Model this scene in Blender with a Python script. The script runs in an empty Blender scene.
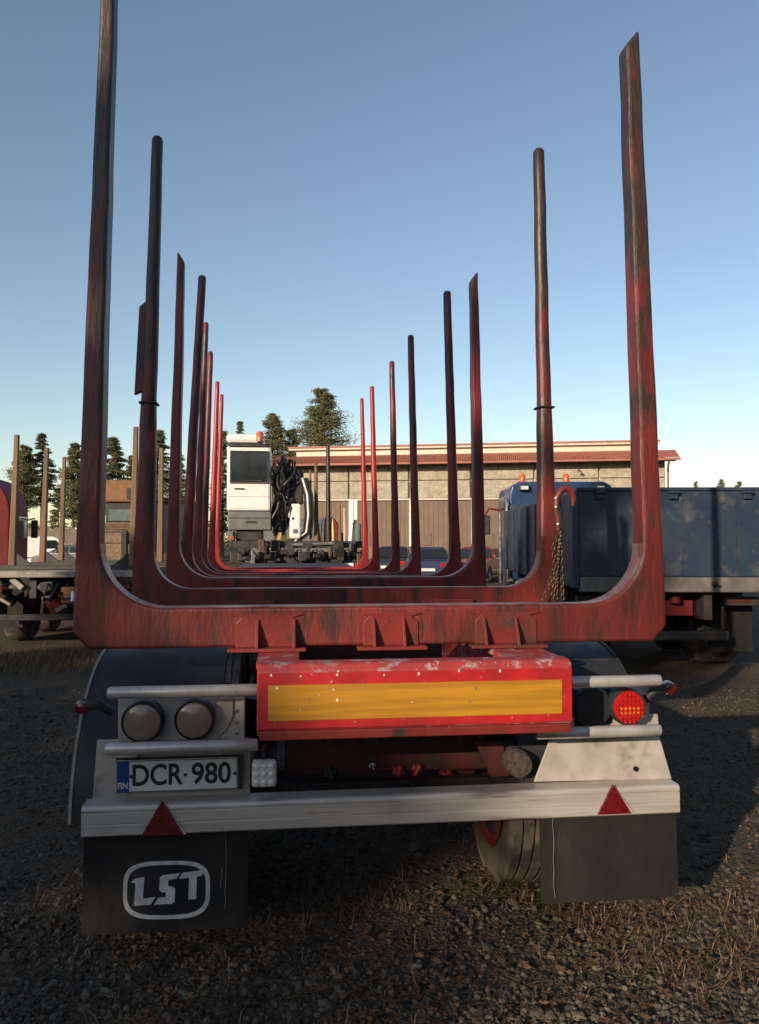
import bpy, bmesh, math, random
from mathutils import Vector, Matrix, noise
R = math.radians
PI = math.pi
rnd = random.Random(7)
sc = bpy.context.scene
C = sc.collection

# ------------------------------------------------------------------ camera
F_PX, CX, CY = 780.0, 379.5, 512.0
HOR = 541.0                       # horizon row
YAW = R(6.5)                      # camera turned right of the trailer's axis
PIT = math.atan((HOR - CY) / F_PX)
CAM = Vector((0, 0, 1.70))
cd = bpy.data.cameras.new('camera')
cam = bpy.data.objects.new('camera', cd)
C.objects.link(cam)
cam.location = CAM
cam.rotation_euler = (PI / 2 + PIT, 0, -YAW)
cd.sensor_fit = 'HORIZONTAL'
cd.sensor_width = 36.0
cd.lens = F_PX / 759.0 * 36.0
cd.clip_start = 0.05
cd.clip_end = 3000
sc.camera = cam

# ------------------------------------------------------------------ sky and sun
SUN_A, SUN_E = R(40.0), R(16.0)   # light travels towards (sin A, cos A), elevation E
w = bpy.data.worlds.new('World')
sc.world = w
w.use_nodes = True
nt = w.node_tree
sky = nt.nodes.new('ShaderNodeTexSky')
sky.sky_type = 'NISHITA'
sky.sun_disc = False
sky.sun_elevation = SUN_E
sky.sun_rotation = PI + SUN_A
sky.air_density = 1.0
sky.dust_density = 0.5
sky.ozone_density = 0.8
bg = nt.nodes['Background']
bg.inputs[1].default_value = 0.14
nt.links.new(sky.outputs[0], bg.inputs[0])
sl = bpy.data.lights.new('sun', 'SUN')
sl.energy = 5.0
sl.angle = R(0.53)
sl.color = (1.0, 0.83, 0.63)
so = bpy.data.objects.new('sun', sl)
C.objects.link(so)
ldir = Vector((math.sin(SUN_A) * math.cos(SUN_E), math.cos(SUN_A) * math.cos(SUN_E), -math.sin(SUN_E)))
so.rotation_euler = ldir.to_track_quat('-Z', 'Y').to_euler()
so.location = -ldir * 40
vs = sc.view_settings
vs.view_transform = 'Standard'
vs.look = 'None'
vs.exposure = 0.18
vs.gamma = 1
vs.use_curve_mapping = False

# ------------------------------------------------------------------ pixel helpers (a pixel gives a direction only)
_c, _s = math.cos(YAW), math.sin(YAW)
FW = Vector((_s * math.cos(PIT), _c * math.cos(PIT), math.sin(PIT)))
RT = Vector((_c, -_s, 0))
UP = RT.cross(FW)
def ray(px, py):
    return FW + RT * ((px - CX) / F_PX) + UP * (-(py - CY) / F_PX)
def P(px, py, Y):
    d = ray(px, py)
    return CAM + d * (Y / d.y)
def G(px, py, z=0.0):
    d = ray(px, py)
    return CAM + d * ((z - CAM.z) / d.z)
def XZ(px, py, Y):
    p = P(px, py, Y)
    return (p.x, p.z)
def at(px, d, z=0.0):
    """point in the column px at horizontal camera distance d"""
    u = (px - CX) / F_PX * d
    return Vector((u * _c + d * _s, d * _c - u * _s, z))

# ------------------------------------------------------------------ materials
MATS = {}
def mat(name, base, rough=0.6, metal=0.0, second=None, scale=6.0, amount=0.5, wear=None, wear_scale=9.0, wear_t=0.62,
        bump=0.0, bump_scale=60.0, zfade=None, spec=0.5, coat=0.0, dirt=None, stretch=(1, 1, 1), wear_w=0.06):
    m = bpy.data.materials.new(name)
    m.use_nodes = True
    t = m.node_tree
    N, L = t.nodes, t.links
    b = N['Principled BSDF']
    b.inputs['Roughness'].default_value = rough
    b.inputs['Metallic'].default_value = metal
    b.inputs['Specular IOR Level'].default_value = spec
    b.inputs['Coat Weight'].default_value = coat
    tc = N.new('ShaderNodeTexCoord')
    mp = N.new('ShaderNodeMapping')
    mp.inputs['Scale'].default_value = stretch
    L.new(tc.outputs['Object'], mp.inputs[0])
    def nz(sc_, det=5, off=0.0):
        n = N.new('ShaderNodeTexNoise')
        n.inputs['Scale'].default_value = sc_
        n.inputs['Detail'].default_value = det
        n.inputs['Roughness'].default_value = 0.62
        if off:
            mm = N.new('ShaderNodeMapping')
            mm.inputs['Location'].default_value = (off, off * 1.7, off * .6)
            L.new(mp.outputs[0], mm.inputs[0])
            L.new(mm.outputs[0], n.inputs['Vector'])
        else:
            L.new(mp.outputs[0], n.inputs['Vector'])
        return n
    def ramp(src, a, bb):
        r = N.new('ShaderNodeMapRange')
        r.inputs[1].default_value = a
        r.inputs[2].default_value = bb
        r.clamp = True
        L.new(src, r.inputs[0])
        return r.outputs[0]
    def mix(fac, a, bcol):
        x = N.new('ShaderNodeMix')
        x.data_type = 'RGBA'
        if isinstance(fac, float):
            x.inputs[0].default_value = fac
        else:
            L.new(fac, x.inputs[0])
        for sock, v in ((6, a), (7, bcol)):
            if isinstance(v, tuple):
                x.inputs[sock].default_value = (*v, 1)
            else:
                L.new(v, x.inputs[sock])
        return x.outputs[2]
    col = (*base,)
    if second is None:
        second = tuple(c * 0.72 for c in base)
    n1 = nz(scale)
    col = mix(ramp(n1.outputs[0], 0.5 - amount * .26, 0.5 + amount * .26), base, second)
    rmask = None
    if wear is not None:
        n2 = nz(wear_scale, 8, 13.1)
        src = n2.outputs[0]
        if zfade is not None:       # more bare metal towards the top, where logs rub
            gp = N.new('ShaderNodeNewGeometry')
            sx = N.new('ShaderNodeSeparateXYZ')
            L.new(gp.outputs['Position'], sx.inputs[0])
            zz = ramp(sx.outputs[2], zfade[0], zfade[1])
            ad = N.new('ShaderNodeMath')
            ad.operation = 'MULTIPLY_ADD'
            L.new(zz, ad.inputs[0])
            ad.inputs[1].default_value = zfade[2]
            L.new(src, ad.inputs[2])
            src = ad.outputs[0]
        rmask = ramp(src, wear_t, wear_t + wear_w)
        n3 = nz(wear_scale * 3, 6, 5.0)
        wc = mix(ramp(n3.outputs[0], .35, .65), wear, tuple(c * 0.45 for c in wear))
        col = mix(rmask, col, wc)
    if dirt is not None:
        n4 = nz(dirt[1], 7, 31.0)
        col = mix(ramp(n4.outputs[0], dirt[2] - .07, dirt[2] + .09), col, dirt[0])
    L.new(col, b.inputs['Base Color'])
    nr = nz(scale * 2.3, 4, 3.0)
    rr = N.new('ShaderNodeMapRange')
    rr.inputs[3].default_value = max(0.02, rough - .12)
    rr.inputs[4].default_value = min(1, rough + .14)
    L.new(nr.outputs[0], rr.inputs[0])
    L.new(rr.outputs[0], b.inputs['Roughness'])
    if bump > 0:
        nb = nz(bump_scale, 4, 1.0)
        bp = N.new('ShaderNodeBump')
        bp.inputs['Strength'].default_value = bump
        bp.inputs['Distance'].default_value = 0.01
        L.new(nb.outputs[0], bp.inputs['Height'])
        L.new(bp.outputs[0], b.inputs['Normal'])
    MATS[name] = m
    return m

RED = (0.19, 0.022, 0.016)
mat('bunk_red', RED, .42, second=(0.15, 0.018, 0.013), scale=5, wear=(0.075, 0.045, 0.03), wear_scale=8, wear_t=.60, bump=.18, bump_scale=40, dirt=((.06, .03, .02), 3.0, .58))
mat('bunk_red_fresh', (0.42, 0.022, 0.02), .40, second=(0.28, 0.014, 0.014), scale=5, wear=(0.10, 0.05, 0.04), wear_scale=10, wear_t=.68, bump=.12, bump_scale=40)
mat('stake_worn', (0.185, 0.022, 0.016), .45, second=(0.10, 0.013, 0.010), scale=4, stretch=(1, 1, .22), wear=(0.055, 0.027, 0.018), wear_scale=14, wear_t=.57, zfade=(1.8, 3.9, .24), bump=.35, bump_scale=45, wear_w=.06, dirt=((.030, .016, .012), 9, .565))
mat('stake_mid', (0.19, 0.016, 0.015), .42, second=(0.15, 0.011, 0.012), scale=4, stretch=(1, 1, .22), wear=(0.050, 0.030, 0.026), wear_scale=15, wear_t=.62, zfade=(2.4, 4.4, .17), bump=.25, bump_scale=45, wear_w=.07, dirt=((.032, .012, .012), 8, .57))
mat('stake_fresh', (0.38, 0.022, 0.02), .38, second=(0.26, 0.014, 0.015), scale=4, stretch=(1, 1, .22), wear=(0.11, 0.05, 0.045), wear_scale=8, wear_t=.88, zfade=(2.6, 4.4, .36), bump=.1, bump_scale=30, wear_w=.1)
mat('frame_red', (0.36, 0.03, 0.026), .55, second=(0.26, 0.03, 0.03), scale=9, wear=(0.40, 0.30, 0.29), wear_scale=15, wear_t=.545, bump=.25, bump_scale=70, dirt=((.22, .17, .16), 5.0, .60))
mat('shaded_under_red', (0.075, 0.010, 0.009), .6, second=(0.03, 0.008, 0.007), scale=7, dirt=((.025, .018, .015), 4.0, .5))  # red darkened so the shade under the trailer is in the colour
mat('film_red', (0.43, 0.014, 0.018), .45, second=(0.30, 0.012, 0.014), scale=9, wear=(.50, .34, .32), wear_scale=34, wear_t=.66, dirt=((.22, .02, .018), 6, .60))
mat('film_yellow', (0.46, 0.215, 0.012), .45, second=(0.33, 0.150, 0.012), scale=10, stretch=(.25, 1, 5), wear=(.30, .18, .05), wear_scale=18, wear_t=.72, bump=.08, bump_scale=120, coat=.2)
mat('aluminium', (0.50, 0.46, 0.42), .42, .25, second=(0.38, 0.345, 0.31), scale=5, stretch=(.3, 1, 4), dirt=((.20, .165, .14), 9.0, .62), bump=.06, bump_scale=90)
mat('alu_plate', (0.46, 0.415, 0.37), .5, .15, second=(0.34, 0.30, 0.26), scale=6, dirt=((.20, .165, .14), 7.0, .62), bump=.05, bump_scale=60)
mat('steel_rod', (0.54, 0.50, 0.46), .36, .35, second=(0.4, 0.37, 0.34), scale=8, dirt=((.28, .22, .18), 14.0, .68))
mat('black_plastic', (0.016, 0.017, 0.019), .5, spec=.3, second=(0.032, 0.031, 0.030), scale=5, dirt=((.06, .052, .045), 6.0, .62), bump=.05)
mat('rubber_flap', (0.010, 0.009, 0.0085), .7, spec=.25, second=(0.020, 0.018, 0.016), scale=4, stretch=(1, 1, .4), dirt=((.045, .037, .03), 3.5, .62), bump=.08, bump_scale=80)
mat('tyre', (0.03, 0.028, 0.026), .8, second=(0.075, 0.065, 0.055), scale=6, dirt=((.16, .13, .10), 5.0, .52), bump=.3, bump_scale=40)
mat('rim_red', (0.36, 0.03, 0.022), .5, second=(0.25, 0.02, 0.02), scale=8, dirt=((.10, .06, .045), 7.0, .55))
mat('dark_steel', (0.035, 0.032, 0.03), .5, .5, second=(0.02, 0.018, 0.017), scale=8, wear=(.14, .08, .05), wear_scale=9, wear_t=.64, bump=.2)
mat('lamp_smoke', (0.21, 0.145, 0.105), .22, second=(0.20, 0.13, 0.095), scale=30, coat=.6)
mat('lamp_red', (0.40, 0.010, 0.008), .14, second=(0.36, .01, .008), scale=60, coat=.8)
mat('lamp_amber', (0.58, 0.12, 0.014), .25, second=(0.42, .07, .01), scale=60, coat=.8)
mat('reflector_red', (0.13, 0.005, 0.008), .25, second=(0.08, .003, .005), scale=50, coat=.6)
mat('lamp_white', (0.70, 0.68, 0.64), .25, second=(.55, .53, .5), scale=60, coat=.5)
mat('plate_white', (0.56, 0.55, 0.52), .4, second=(.6, .6, .58), scale=9, dirt=((.4, .38, .34), 9, .68))
mat('plate_blue', (0.012, 0.05, 0.22), .4)
mat('ink_black', (0.012, 0.012, 0.012), .5)
mat('emblem_white', (0.56, 0.53, 0.50), .65, second=(.42, .40, .37), scale=30, wear=(.1, .09, .08), wear_scale=40, wear_t=.72)
mat('scratch', (0.20, 0.16, 0.11), .7)
mat('chain_steel', (0.16, 0.09, 0.055), .5, .6, second=(0.07, 0.045, 0.03), scale=25)
mat('brake_grime', (0.10, 0.075, 0.06), .9, second=(.03, .024, .02), scale=40, bump=.8, bump_scale=60)
mat('worn_edge_highlight', (0.30, 0.20, 0.18), .38, .55, second=(.22, .06, .05), scale=7, wear=(.2, .02, .018), wear_scale=5, wear_t=.56)  # log-worn steel with the sky highlight mixed into its pale colour
# yard vehicles and building
mat('cab_white', (0.80, 0.78, 0.74), .3, second=(.72, .70, .66), scale=3, coat=.3, dirt=((.5, .45, .4), 5, .7))
mat('cab_grey', (0.16, 0.155, 0.15), .5, second=(.11, .108, .10), scale=6)
mat('glass_dark', (0.02, 0.023, 0.026), .06, spec=.8)
mat('glass_pale', (0.14, 0.19, 0.18), .08, spec=.8)
mat('hose_black', (0.014, 0.013, 0.013), .38)
mat('chrome', (0.7, 0.7, 0.7), .15, .95)
mat('machine_black', (0.022, 0.021, 0.02), .5, .2, second=(.05, .042, .036), scale=6)
mat('brass', (0.50, 0.34, 0.12), .35, .6)
mat('tipper_blue', (0.011, 0.024, 0.050), .5, second=(0.019, 0.036, 0.060), scale=2.2, wear=(.10, .105, .11), wear_scale=3.0, wear_t=.545, wear_w=.2, bump=.12, bump_scale=14, dirt=((.10, .095, .085), 4, .66))
mat('cab_blue', (0.012, 0.038, 0.115), .35, second=(0.016, 0.042, 0.105), scale=3, coat=.4, dirt=((.12, .13, .15), 4, .68))
mat('tipper_grey', (0.17, 0.155, 0.13), .6, second=(.11, .10, .088), scale=5, dirt=((.09, .08, .07), 4, .58))
mat('tarp_purple', (0.035, 0.04, 0.10), .5)
mat('red_cab', (0.15, 0.012, 0.014), .6, spec=.25, second=(.11, .010, .011), scale=3)
mat('wood_stake', (0.22, 0.13, 0.075), .8, second=(0.13, 0.075, 0.045), scale=6, stretch=(1, 1, .15), bump=.2)
mat('deck_grey', (0.30, 0.265, 0.215), .6, second=(.19, .16, .13), scale=7)
mat('rust_orange', (0.26, 0.11, 0.042), .7, second=(.18, .085, .038), scale=3, wear=(.15, .085, .045), wear_scale=6, wear_t=.58)
mat('weathered_brown', (0.25, 0.16, 0.10), .8, second=(.15, .10, .065), scale=9, wear=(.09, .06, .04), wear_scale=12, wear_t=.58, bump=.4, bump_scale=12)
mat('beige_panel', (0.52, 0.40, 0.27), .7, second=(.44, .33, .22), scale=3)
mat('van_white', (0.80, 0.79, 0.76), .3, second=(.74, .73, .7), scale=3, coat=.3)
mat('car_navy', (0.035, 0.04, 0.085), .25, coat=.5, second=(.03, .035, .07))
mat('car_red', (0.26, 0.015, 0.016), .28, coat=.5)
mat('car_grey', (0.12, 0.12, 0.125), .28, .3, coat=.5)
mat('car_black', (0.02, 0.022, 0.026), .28, .1, coat=.5)
mat('roof_red', (0.37, 0.125, 0.075), .65, second=(.27, .095, .06), scale=2.5)
mat('roof_cream', (0.64, 0.55, 0.44), .6, second=(.54, .46, .36), scale=4)
mat('concrete_agg', (0.42, 0.365, 0.275), .9, second=(0.29, 0.25, 0.19), scale=2.6, wear=(.18, .145, .10), wear_scale=11, wear_t=.56, wear_w=.12, bump=.8, bump_scale=9)
mat('concrete_pale', (0.58, 0.52, 0.43), .85, second=(.50, .44, .36), scale=3)
mat('door_brown', (0.165, 0.103, 0.064), .65, second=(.14, .088, .055), scale=1.2)
mat('seam_brown', (0.15, 0.105, 0.075), .7)
mat('post_white', (0.76, 0.73, 0.67), .6)
mat('fence_wood', (0.20, 0.155, 0.12), .85, second=(.13, .10, .08), scale=3)
mat('bark', (0.13, 0.075, 0.045), .9, second=(.07, .045, .03), scale=5, bump=.5, bump_scale=20)

def leaf_mat(name, a, b_):
    m = bpy.data.materials.new(name)
    m.use_nodes = True
    t = m.node_tree
    N, L = t.nodes, t.links
    bs = N['Principled BSDF']
    bs.inputs['Roughness'].default_value = .7
    bs.inputs['Specular IOR Level'].default_value = .2
    g = N.new('ShaderNodeNewGeometry')
    x = N.new('ShaderNodeMix')
    x.data_type = 'RGBA'
    L.new(g.outputs['Random Per Island'], x.inputs[0])
    x.inputs[6].default_value = (*a, 1)
    x.inputs[7].default_value = (*b_, 1)
    L.new(x.outputs[2], bs.inputs['Base Color'])
    MATS[name] = m
leaf_mat('pine_needles', (0.080, 0.090, 0.036), (0.165, 0.145, 0.062))
leaf_mat('spruce_needles', (0.070, 0.082, 0.038), (0.15, 0.135, 0.064))
leaf_mat('gravel_stone', (0.026, 0.022, 0.018), (0.118, 0.096, 0.071))
leaf_mat('dry_grass', (0.075, 0.048, 0.025), (0.24, 0.16, 0.085))
leaf_mat('dead_leaf', (0.035, 0.019, 0.012), (0.11, 0.055, 0.029))

def ground_mat():
    m = bpy.data.materials.new('ground')
    m.use_nodes = True
    t = m.node_tree
    N, L = t.nodes, t.links
    b = N['Principled BSDF']
    b.inputs['Roughness'].default_value = .95
    b.inputs['Specular IOR Level'].default_value = .15
    tc = N.new('ShaderNodeTexCoord')
    def nz(s, d=6):
        n = N.new('ShaderNodeTexNoise')
        n.inputs['Scale'].default_value = s
        n.inputs['Detail'].default_value = d
        n.inputs['Roughness'].default_value = .65
        L.new(tc.outputs['Object'], n.inputs[0])
        return n.outputs[0]
    def rp(src, a, bb):
        r = N.new('ShaderNodeMapRange')
        r.inputs[1].default_value, r.inputs[2].default_value = a, bb
        L.new(src, r.inputs[0])
        return r.outputs[0]
    def mix(f, a, bb):
        x = N.new('ShaderNodeMix')
        x.data_type = 'RGBA'
        L.new(f, x.inputs[0])
        for k, v in ((6, a), (7, bb)):
            if isinstance(v, tuple):
                x.inputs[k].default_value = (*v, 1)
            else:
                L.new(v, x.inputs[k])
        return x.outputs[2]
    v = N.new('ShaderNodeTexVoronoi')
    v.inputs['Scale'].default_value = 46
    L.new(tc.outputs['Object'], v.inputs[0])
    sepc = N.new('ShaderNodeSeparateColor')
    L.new(v.outputs['Color'], sepc.inputs[0])
    stones = mix(sepc.outputs[0], (0.034, 0.028, 0.022), (0.105, 0.086, 0.064))
    soil = mix(rp(nz(30), .35, .65), (0.055, 0.038, 0.024), (0.135, 0.097, 0.062))
    c1 = mix(rp(nz(1.3), .42, .60), stones, soil)
    c2 = mix(rp(nz(5.0), .60, .72), c1, (0.18, 0.130, 0.080))
    L.new(c2, b.inputs['Base Color'])
    bp = N.new('ShaderNodeBump')
    bp.inputs['Strength'].default_value = .9
    bp.inputs['Distance'].default_value = .015
    mm = N.new('ShaderNodeMath')
    mm.operation = 'SUBTRACT'
    L.new(nz(70, 4), mm.inputs[0])
    L.new(v.outputs['Distance'], mm.inputs[1])
    L.new(mm.outputs[0], bp.inputs['Height'])
    L.new(bp.outputs[0], b.inputs['Normal'])
    MATS['ground'] = m
ground_mat()

# ------------------------------------------------------------------ mesh helpers
class MB:
    def __init__(self, off=(0, 0, 0)):
        self.v, self.f, self.o = [], [], Vector(off)
    def add(self, vs, fs):
        n = len(self.v)
        self.v += [tuple(Vector(p) - self.o) for p in vs]
        self.f += [tuple(i + n for i in f) for f in fs]
        return self
    def box(self, x0, x1, y0, y1, z0, z1, M=None):
        vs = [Vector((x, y, z)) for z in (z0, z1) for y in (y0, y1) for x in (x0, x1)]
        if M is not None:
            vs = [M @ p for p in vs]
        return self.add(vs, [(0, 2, 3, 1), (4, 5, 7, 6), (0, 1, 5, 4), (2, 6, 7, 3), (0, 4, 6, 2), (1, 3, 7, 5)])
    def prism(self, poly, a, b, axis='Y'):
        """poly of (x, z) extruded along Y from a to b (axis X: poly of (y, z); axis Z: poly of (x, y))"""
        def p3(p, t):
            return {'Y': (p[0], t, p[1]), 'X': (t, p[0], p[1]), 'Z': (p[0], p[1], t)}[axis]
        n = len(poly)
        vs = [p3(p, a) for p in poly] + [p3(p, b) for p in poly]
        fs = [tuple(range(n)), tuple(range(2 * n - 1, n - 1, -1))]
        fs += [(i, n + i, n + (i + 1) % n, (i + 1) % n) for i in range(n)]
        return self.add(vs, fs)
    def loft(self, rings, caps=True):
        n = len(rings[0])
        vs = [p for r in rings for p in r]
        fs = []
        for k in range(len(rings) - 1):
            for i in range(n):
                j = (i + 1) % n
                fs.append((k * n + i, k * n + j, (k + 1) * n + j, (k + 1) * n + i))
        if caps:
            fs.append(tuple(range(n - 1, -1, -1)))
            fs.append(tuple(range((len(rings) - 1) * n, len(rings) * n)))
        return self.add(vs, fs)
    def tube(self, pts, r, n=8, caps=True):
        pts = [Vector(p) for p in pts]
        rs = r if isinstance(r, (list, tuple)) else [r] * len(pts)
        rings = []
        ref = None
        for i, p in enumerate(pts):
            t = (pts[min(i + 1, len(pts) - 1)] - pts[max(i - 1, 0)])
            if t.length < 1e-9:
                t = Vector((0, 0, 1))
            t.normalize()
            if ref is None:
                ref = Vector((0, 0, 1)) if abs(t.z) < .9 else Vector((0, 1, 0))
            u = t.cross(ref)
            if u.length < 1e-4:
                u = t.cross(Vector((1, 0, 0)))
            u.normalize()
            v = u.cross(t)
            ref = v
            rings.append([p + (u * math.cos(2 * PI * k / n) + v * math.sin(2 * PI * k / n)) * rs[i] for k in range(n)])
        return self.loft(rings, caps)
    def lathe(self, prof, c, axis=(0, 1, 0), n=24, caps=True):
        """prof of (radius, height along axis)"""
        ax = Vector(axis).normalized()
        ref = Vector((0, 0, 1)) if abs(ax.z) < .9 else Vector((1, 0, 0))
        u = ax.cross(ref).normalized()
        v = ax.cross(u)
        c = Vector(c)
        rings = [[c + ax * h + (u * math.cos(2 * PI * k / n) + v * math.sin(2 * PI * k / n)) * max(r_, 1e-5) for k in range(n)] for r_, h in prof]
        return self.loft(rings, caps)
    def build(self, name, material, parent=None, smooth=False, bevel=0.0, seg=2, label=None):
        me = bpy.data.meshes.new(name)
        me.from_pydata(self.v, [], self.f)
        bm = bmesh.new()
        bm.from_mesh(me)
        bmesh.ops.recalc_face_normals(bm, faces=bm.faces)
        bm.to_mesh(me)
        bm.free()
        me.materials.append(MATS[material])
        if smooth:
            me.polygons.foreach_set('use_smooth', [True] * len(me.polygons))
            try:
                me.set_sharp_from_angle(angle=R(38))
            except Exception:
                pass
        o = bpy.data.objects.new(name, me)
        C.objects.link(o)
        if parent is not None:
            o.parent = parent
        if bevel > 0:
            b = o.modifiers.new('edge', 'BEVEL')
            b.width = bevel
            b.segments = seg
            b.limit_method = 'ANGLE'
            b.angle_limit = R(32)
        if label:
            o['label'] = label
        return o

def thing(name, label, cat, loc=(0, 0, 0), rz=0.0, group=None):
    o = bpy.data.objects.new(name, None)
    C.objects.link(o)
    o.location = loc
    o.rotation_euler = (0, 0, rz)
    tag(o, label, cat, group)
    return o
def tag(o, label, cat, group=None):
    o['label'] = label
    o['category'] = cat
    if group:
        o['group'] = group
    return o
def text_mesh(body, size, name, material, parent, M, extrude=.0008, spacing=1.0, sx=1.0, bold=0.0):
    cu = bpy.data.curves.new(name, 'FONT')
    cu.body = body
    cu.size = size
    cu.extrude = extrude
    cu.align_x = 'CENTER'
    cu.align_y = 'CENTER'
    cu.space_character = spacing
    cu.offset = bold
    to = bpy.data.objects.new(name + '_curve', cu)
    C.objects.link(to)
    bpy.context.view_layer.update()
    dg = bpy.context.evaluated_depsgraph_get()
    me = bpy.data.meshes.new_from_object(to.evaluated_get(dg))
    bpy.data.objects.remove(to)
    me.transform(M @ Matrix.Diagonal((sx, 1, 1, 1)))
    me.materials.clear()
    me.materials.append(MATS[material])
    o = bpy.data.objects.new(name, me)
    C.objects.link(o)
    o.parent = parent
    return o

# ------------------------------------------------------------------ ground
def gz(x, y):
    near = max(0.0, 1 - max(0, math.hypot(x, y - 4) - 12) / 15)
    n = noise.noise(Vector((x * .9, y * .9, 0))) * .022 + noise.noise(Vector((x * 3.2, y * 3.2, 4))) * .012 + noise.noise(Vector((x * 9, y * 9, 9))) * .006
    return n * near - .012
def axis(lo, hi, step, far):
    a = []
    x = lo
    while x < hi:
        a.append(x)
        x += step
    d, l, r = step, [], []
    x = lo
    while x > -far:
        d *= 1.35
        x -= d
        l.append(x)
    d, x = step, a[-1]
    while x < far:
        d *= 1.35
        x += d
        r.append(x)
    return l[::-1] + a + r
xs, ys = axis(-4.5, 5.5, .06, 900), axis(1.8, 10, .06, 900)
gv = [(x, y, gz(x, y)) for y in ys for x in xs]
nx = len(xs)
gf = [(j * nx + i, j * nx + i + 1, (j + 1) * nx + i + 1, (j + 1) * nx + i) for j in range(len(ys) - 1) for i in range(nx - 1)]
me = bpy.data.meshes.new('ground')
me.from_pydata(gv, [], gf)
me.materials.append(MATS['ground'])
me.polygons.foreach_set('use_smooth', [True] * len(me.polygons))
ground = bpy.data.objects.new('ground', me)
C.objects.link(ground)
ground['kind'] = 'structure'

# ------------------------------------------------------------------ workshop building behind
bw = thing('workshop', 'long workshop with pebbled concrete panels, red roof edge and brown doors', 'building',
           at(667, 42.0), R(-15.8))
BAY, NB = 3.5, 6
LEN = BAY * NB
# local frame: facade along -x from the right corner, y away from camera
MB().box(-LEN, -.02, .25, 12, 0, 6.35).build('core_wall', 'concrete_pale', bw)
for k in range(NB):
    x1 = -k * BAY
    x0 = x1 - BAY
    for (z0, z1) in ((4.14, 5.12), (5.16, 6.14)):
        MB().box(x0 + .05, x1 - .05, .06, .248, z0, z1).build('wall_panel', 'concrete_agg', bw, bevel=.02, seg=1)
    MB().box(x0 + .03, x0 + .30, -.05, .249, 0, 4.02).build('post', 'post_white', bw)
    d = MB().box(x0 + .30, x1 + .03, .12, .249, .05, 4.0).build('door', 'door_brown', bw)
    for q in range(1, 12):
        xx = x0 + .30 + q * (BAY - .27) / 12
        MB().box(xx - .012, xx + .012, .10, .119, .08, 3.96).build('seam', 'seam_brown', d)
    for (wx, ww) in ((.85, .42), (2.35, .42)):
        fr = MB().box(x0 + wx, x0 + wx + ww, .085, .119, 1.45, 2.15).build('door_window', 'seam_brown', d)
    MB().box(x0 + .3, x0 + BAY + .03, -.02, .12, .0, .05).build('threshold', 'concrete_pale', bw)
MB().box(-.30, -.02, -.05, .249, 0, 4.02).build('post', 'post_white', bw)
MB().box(-LEN, 0, -.02, .245, 4.02, 4.12).build('lintel_band', 'concrete_pale', bw)
# eave: red corrugated skirt sloping outwards
ev = MB()
pr = []
n_c = 420
for i in range(n_c + 1):
    x = -LEN - .9 + (LEN + 1.45) * i / n_c
    dz = .022 * (1 if i % 2 else -1)
    pr.append((x, dz))
vs_, fs_ = [], []
for (x, dz) in pr:
    vs_ += [(x, -.95, 6.12 + dz), (x, .35, 6.66 + dz)]
for i in range(n_c):
    fs_.append((2 * i, 2 * i + 1, 2 * i + 3, 2 * i + 2))
ev.add(vs_, fs_)
ev.build('eave_roof', 'roof_red', bw)
MB().box(-LEN - .9, .55, -.99, -.93, 5.98, 6.10).build('eave_fascia', 'roof_red', bw)
MB().box(-LEN - .85, .5, -.92, .2, 6.02, 6.06).build('soffit', 'seam_brown', bw)
MB().box(-LEN + .3, -.6, .36, 11.8, 6.36, 6.98).build('upper_wall', 'roof_cream', bw)
MB().box(-LEN - .1, -.3, .1, 12.1, 6.99, 7.16).build('roof_edge', 'roof_cream', bw, bevel=.02)
MB().box(-LEN - .12, -.28, .05, .099, 7.10, 7.20).build('roof_flashing', 'roof_red', bw)
MB().tube([(.0, -.85, 6.0), (.0, -.5, 5.7), (.06, -.12, 5.4), (.06, -.12, .3)], .06).build('downpipe', 'roof_red', bw)
lw = MB().tube([(-4.6, .06, 5.55), (-4.6, -.25, 5.62), (-4.6, -.38, 5.55)], .03).build('wall_lamp_arm', 'seam_brown', bw)
MB().lathe([(.02, 0), (.12, -.08), (.14, -.12)], (-4.6, -.38, 5.57), (0, 0, 1), 12).build('wall_lamp', 'seam_brown', bw)
sg = MB().box(-15.05, -14.55, .08, .115, 1.35, 2.25).build('door_notice', 'ink_black', bw)
MB().box(-14.98, -14.62, .07, .079, 1.85, 2.15).build('notice_sheet', 'post_white', sg)
MB().box(-14.98, -14.75, .07, .079, 1.45, 1.75).build('notice_sheet', 'post_white', sg)

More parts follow.
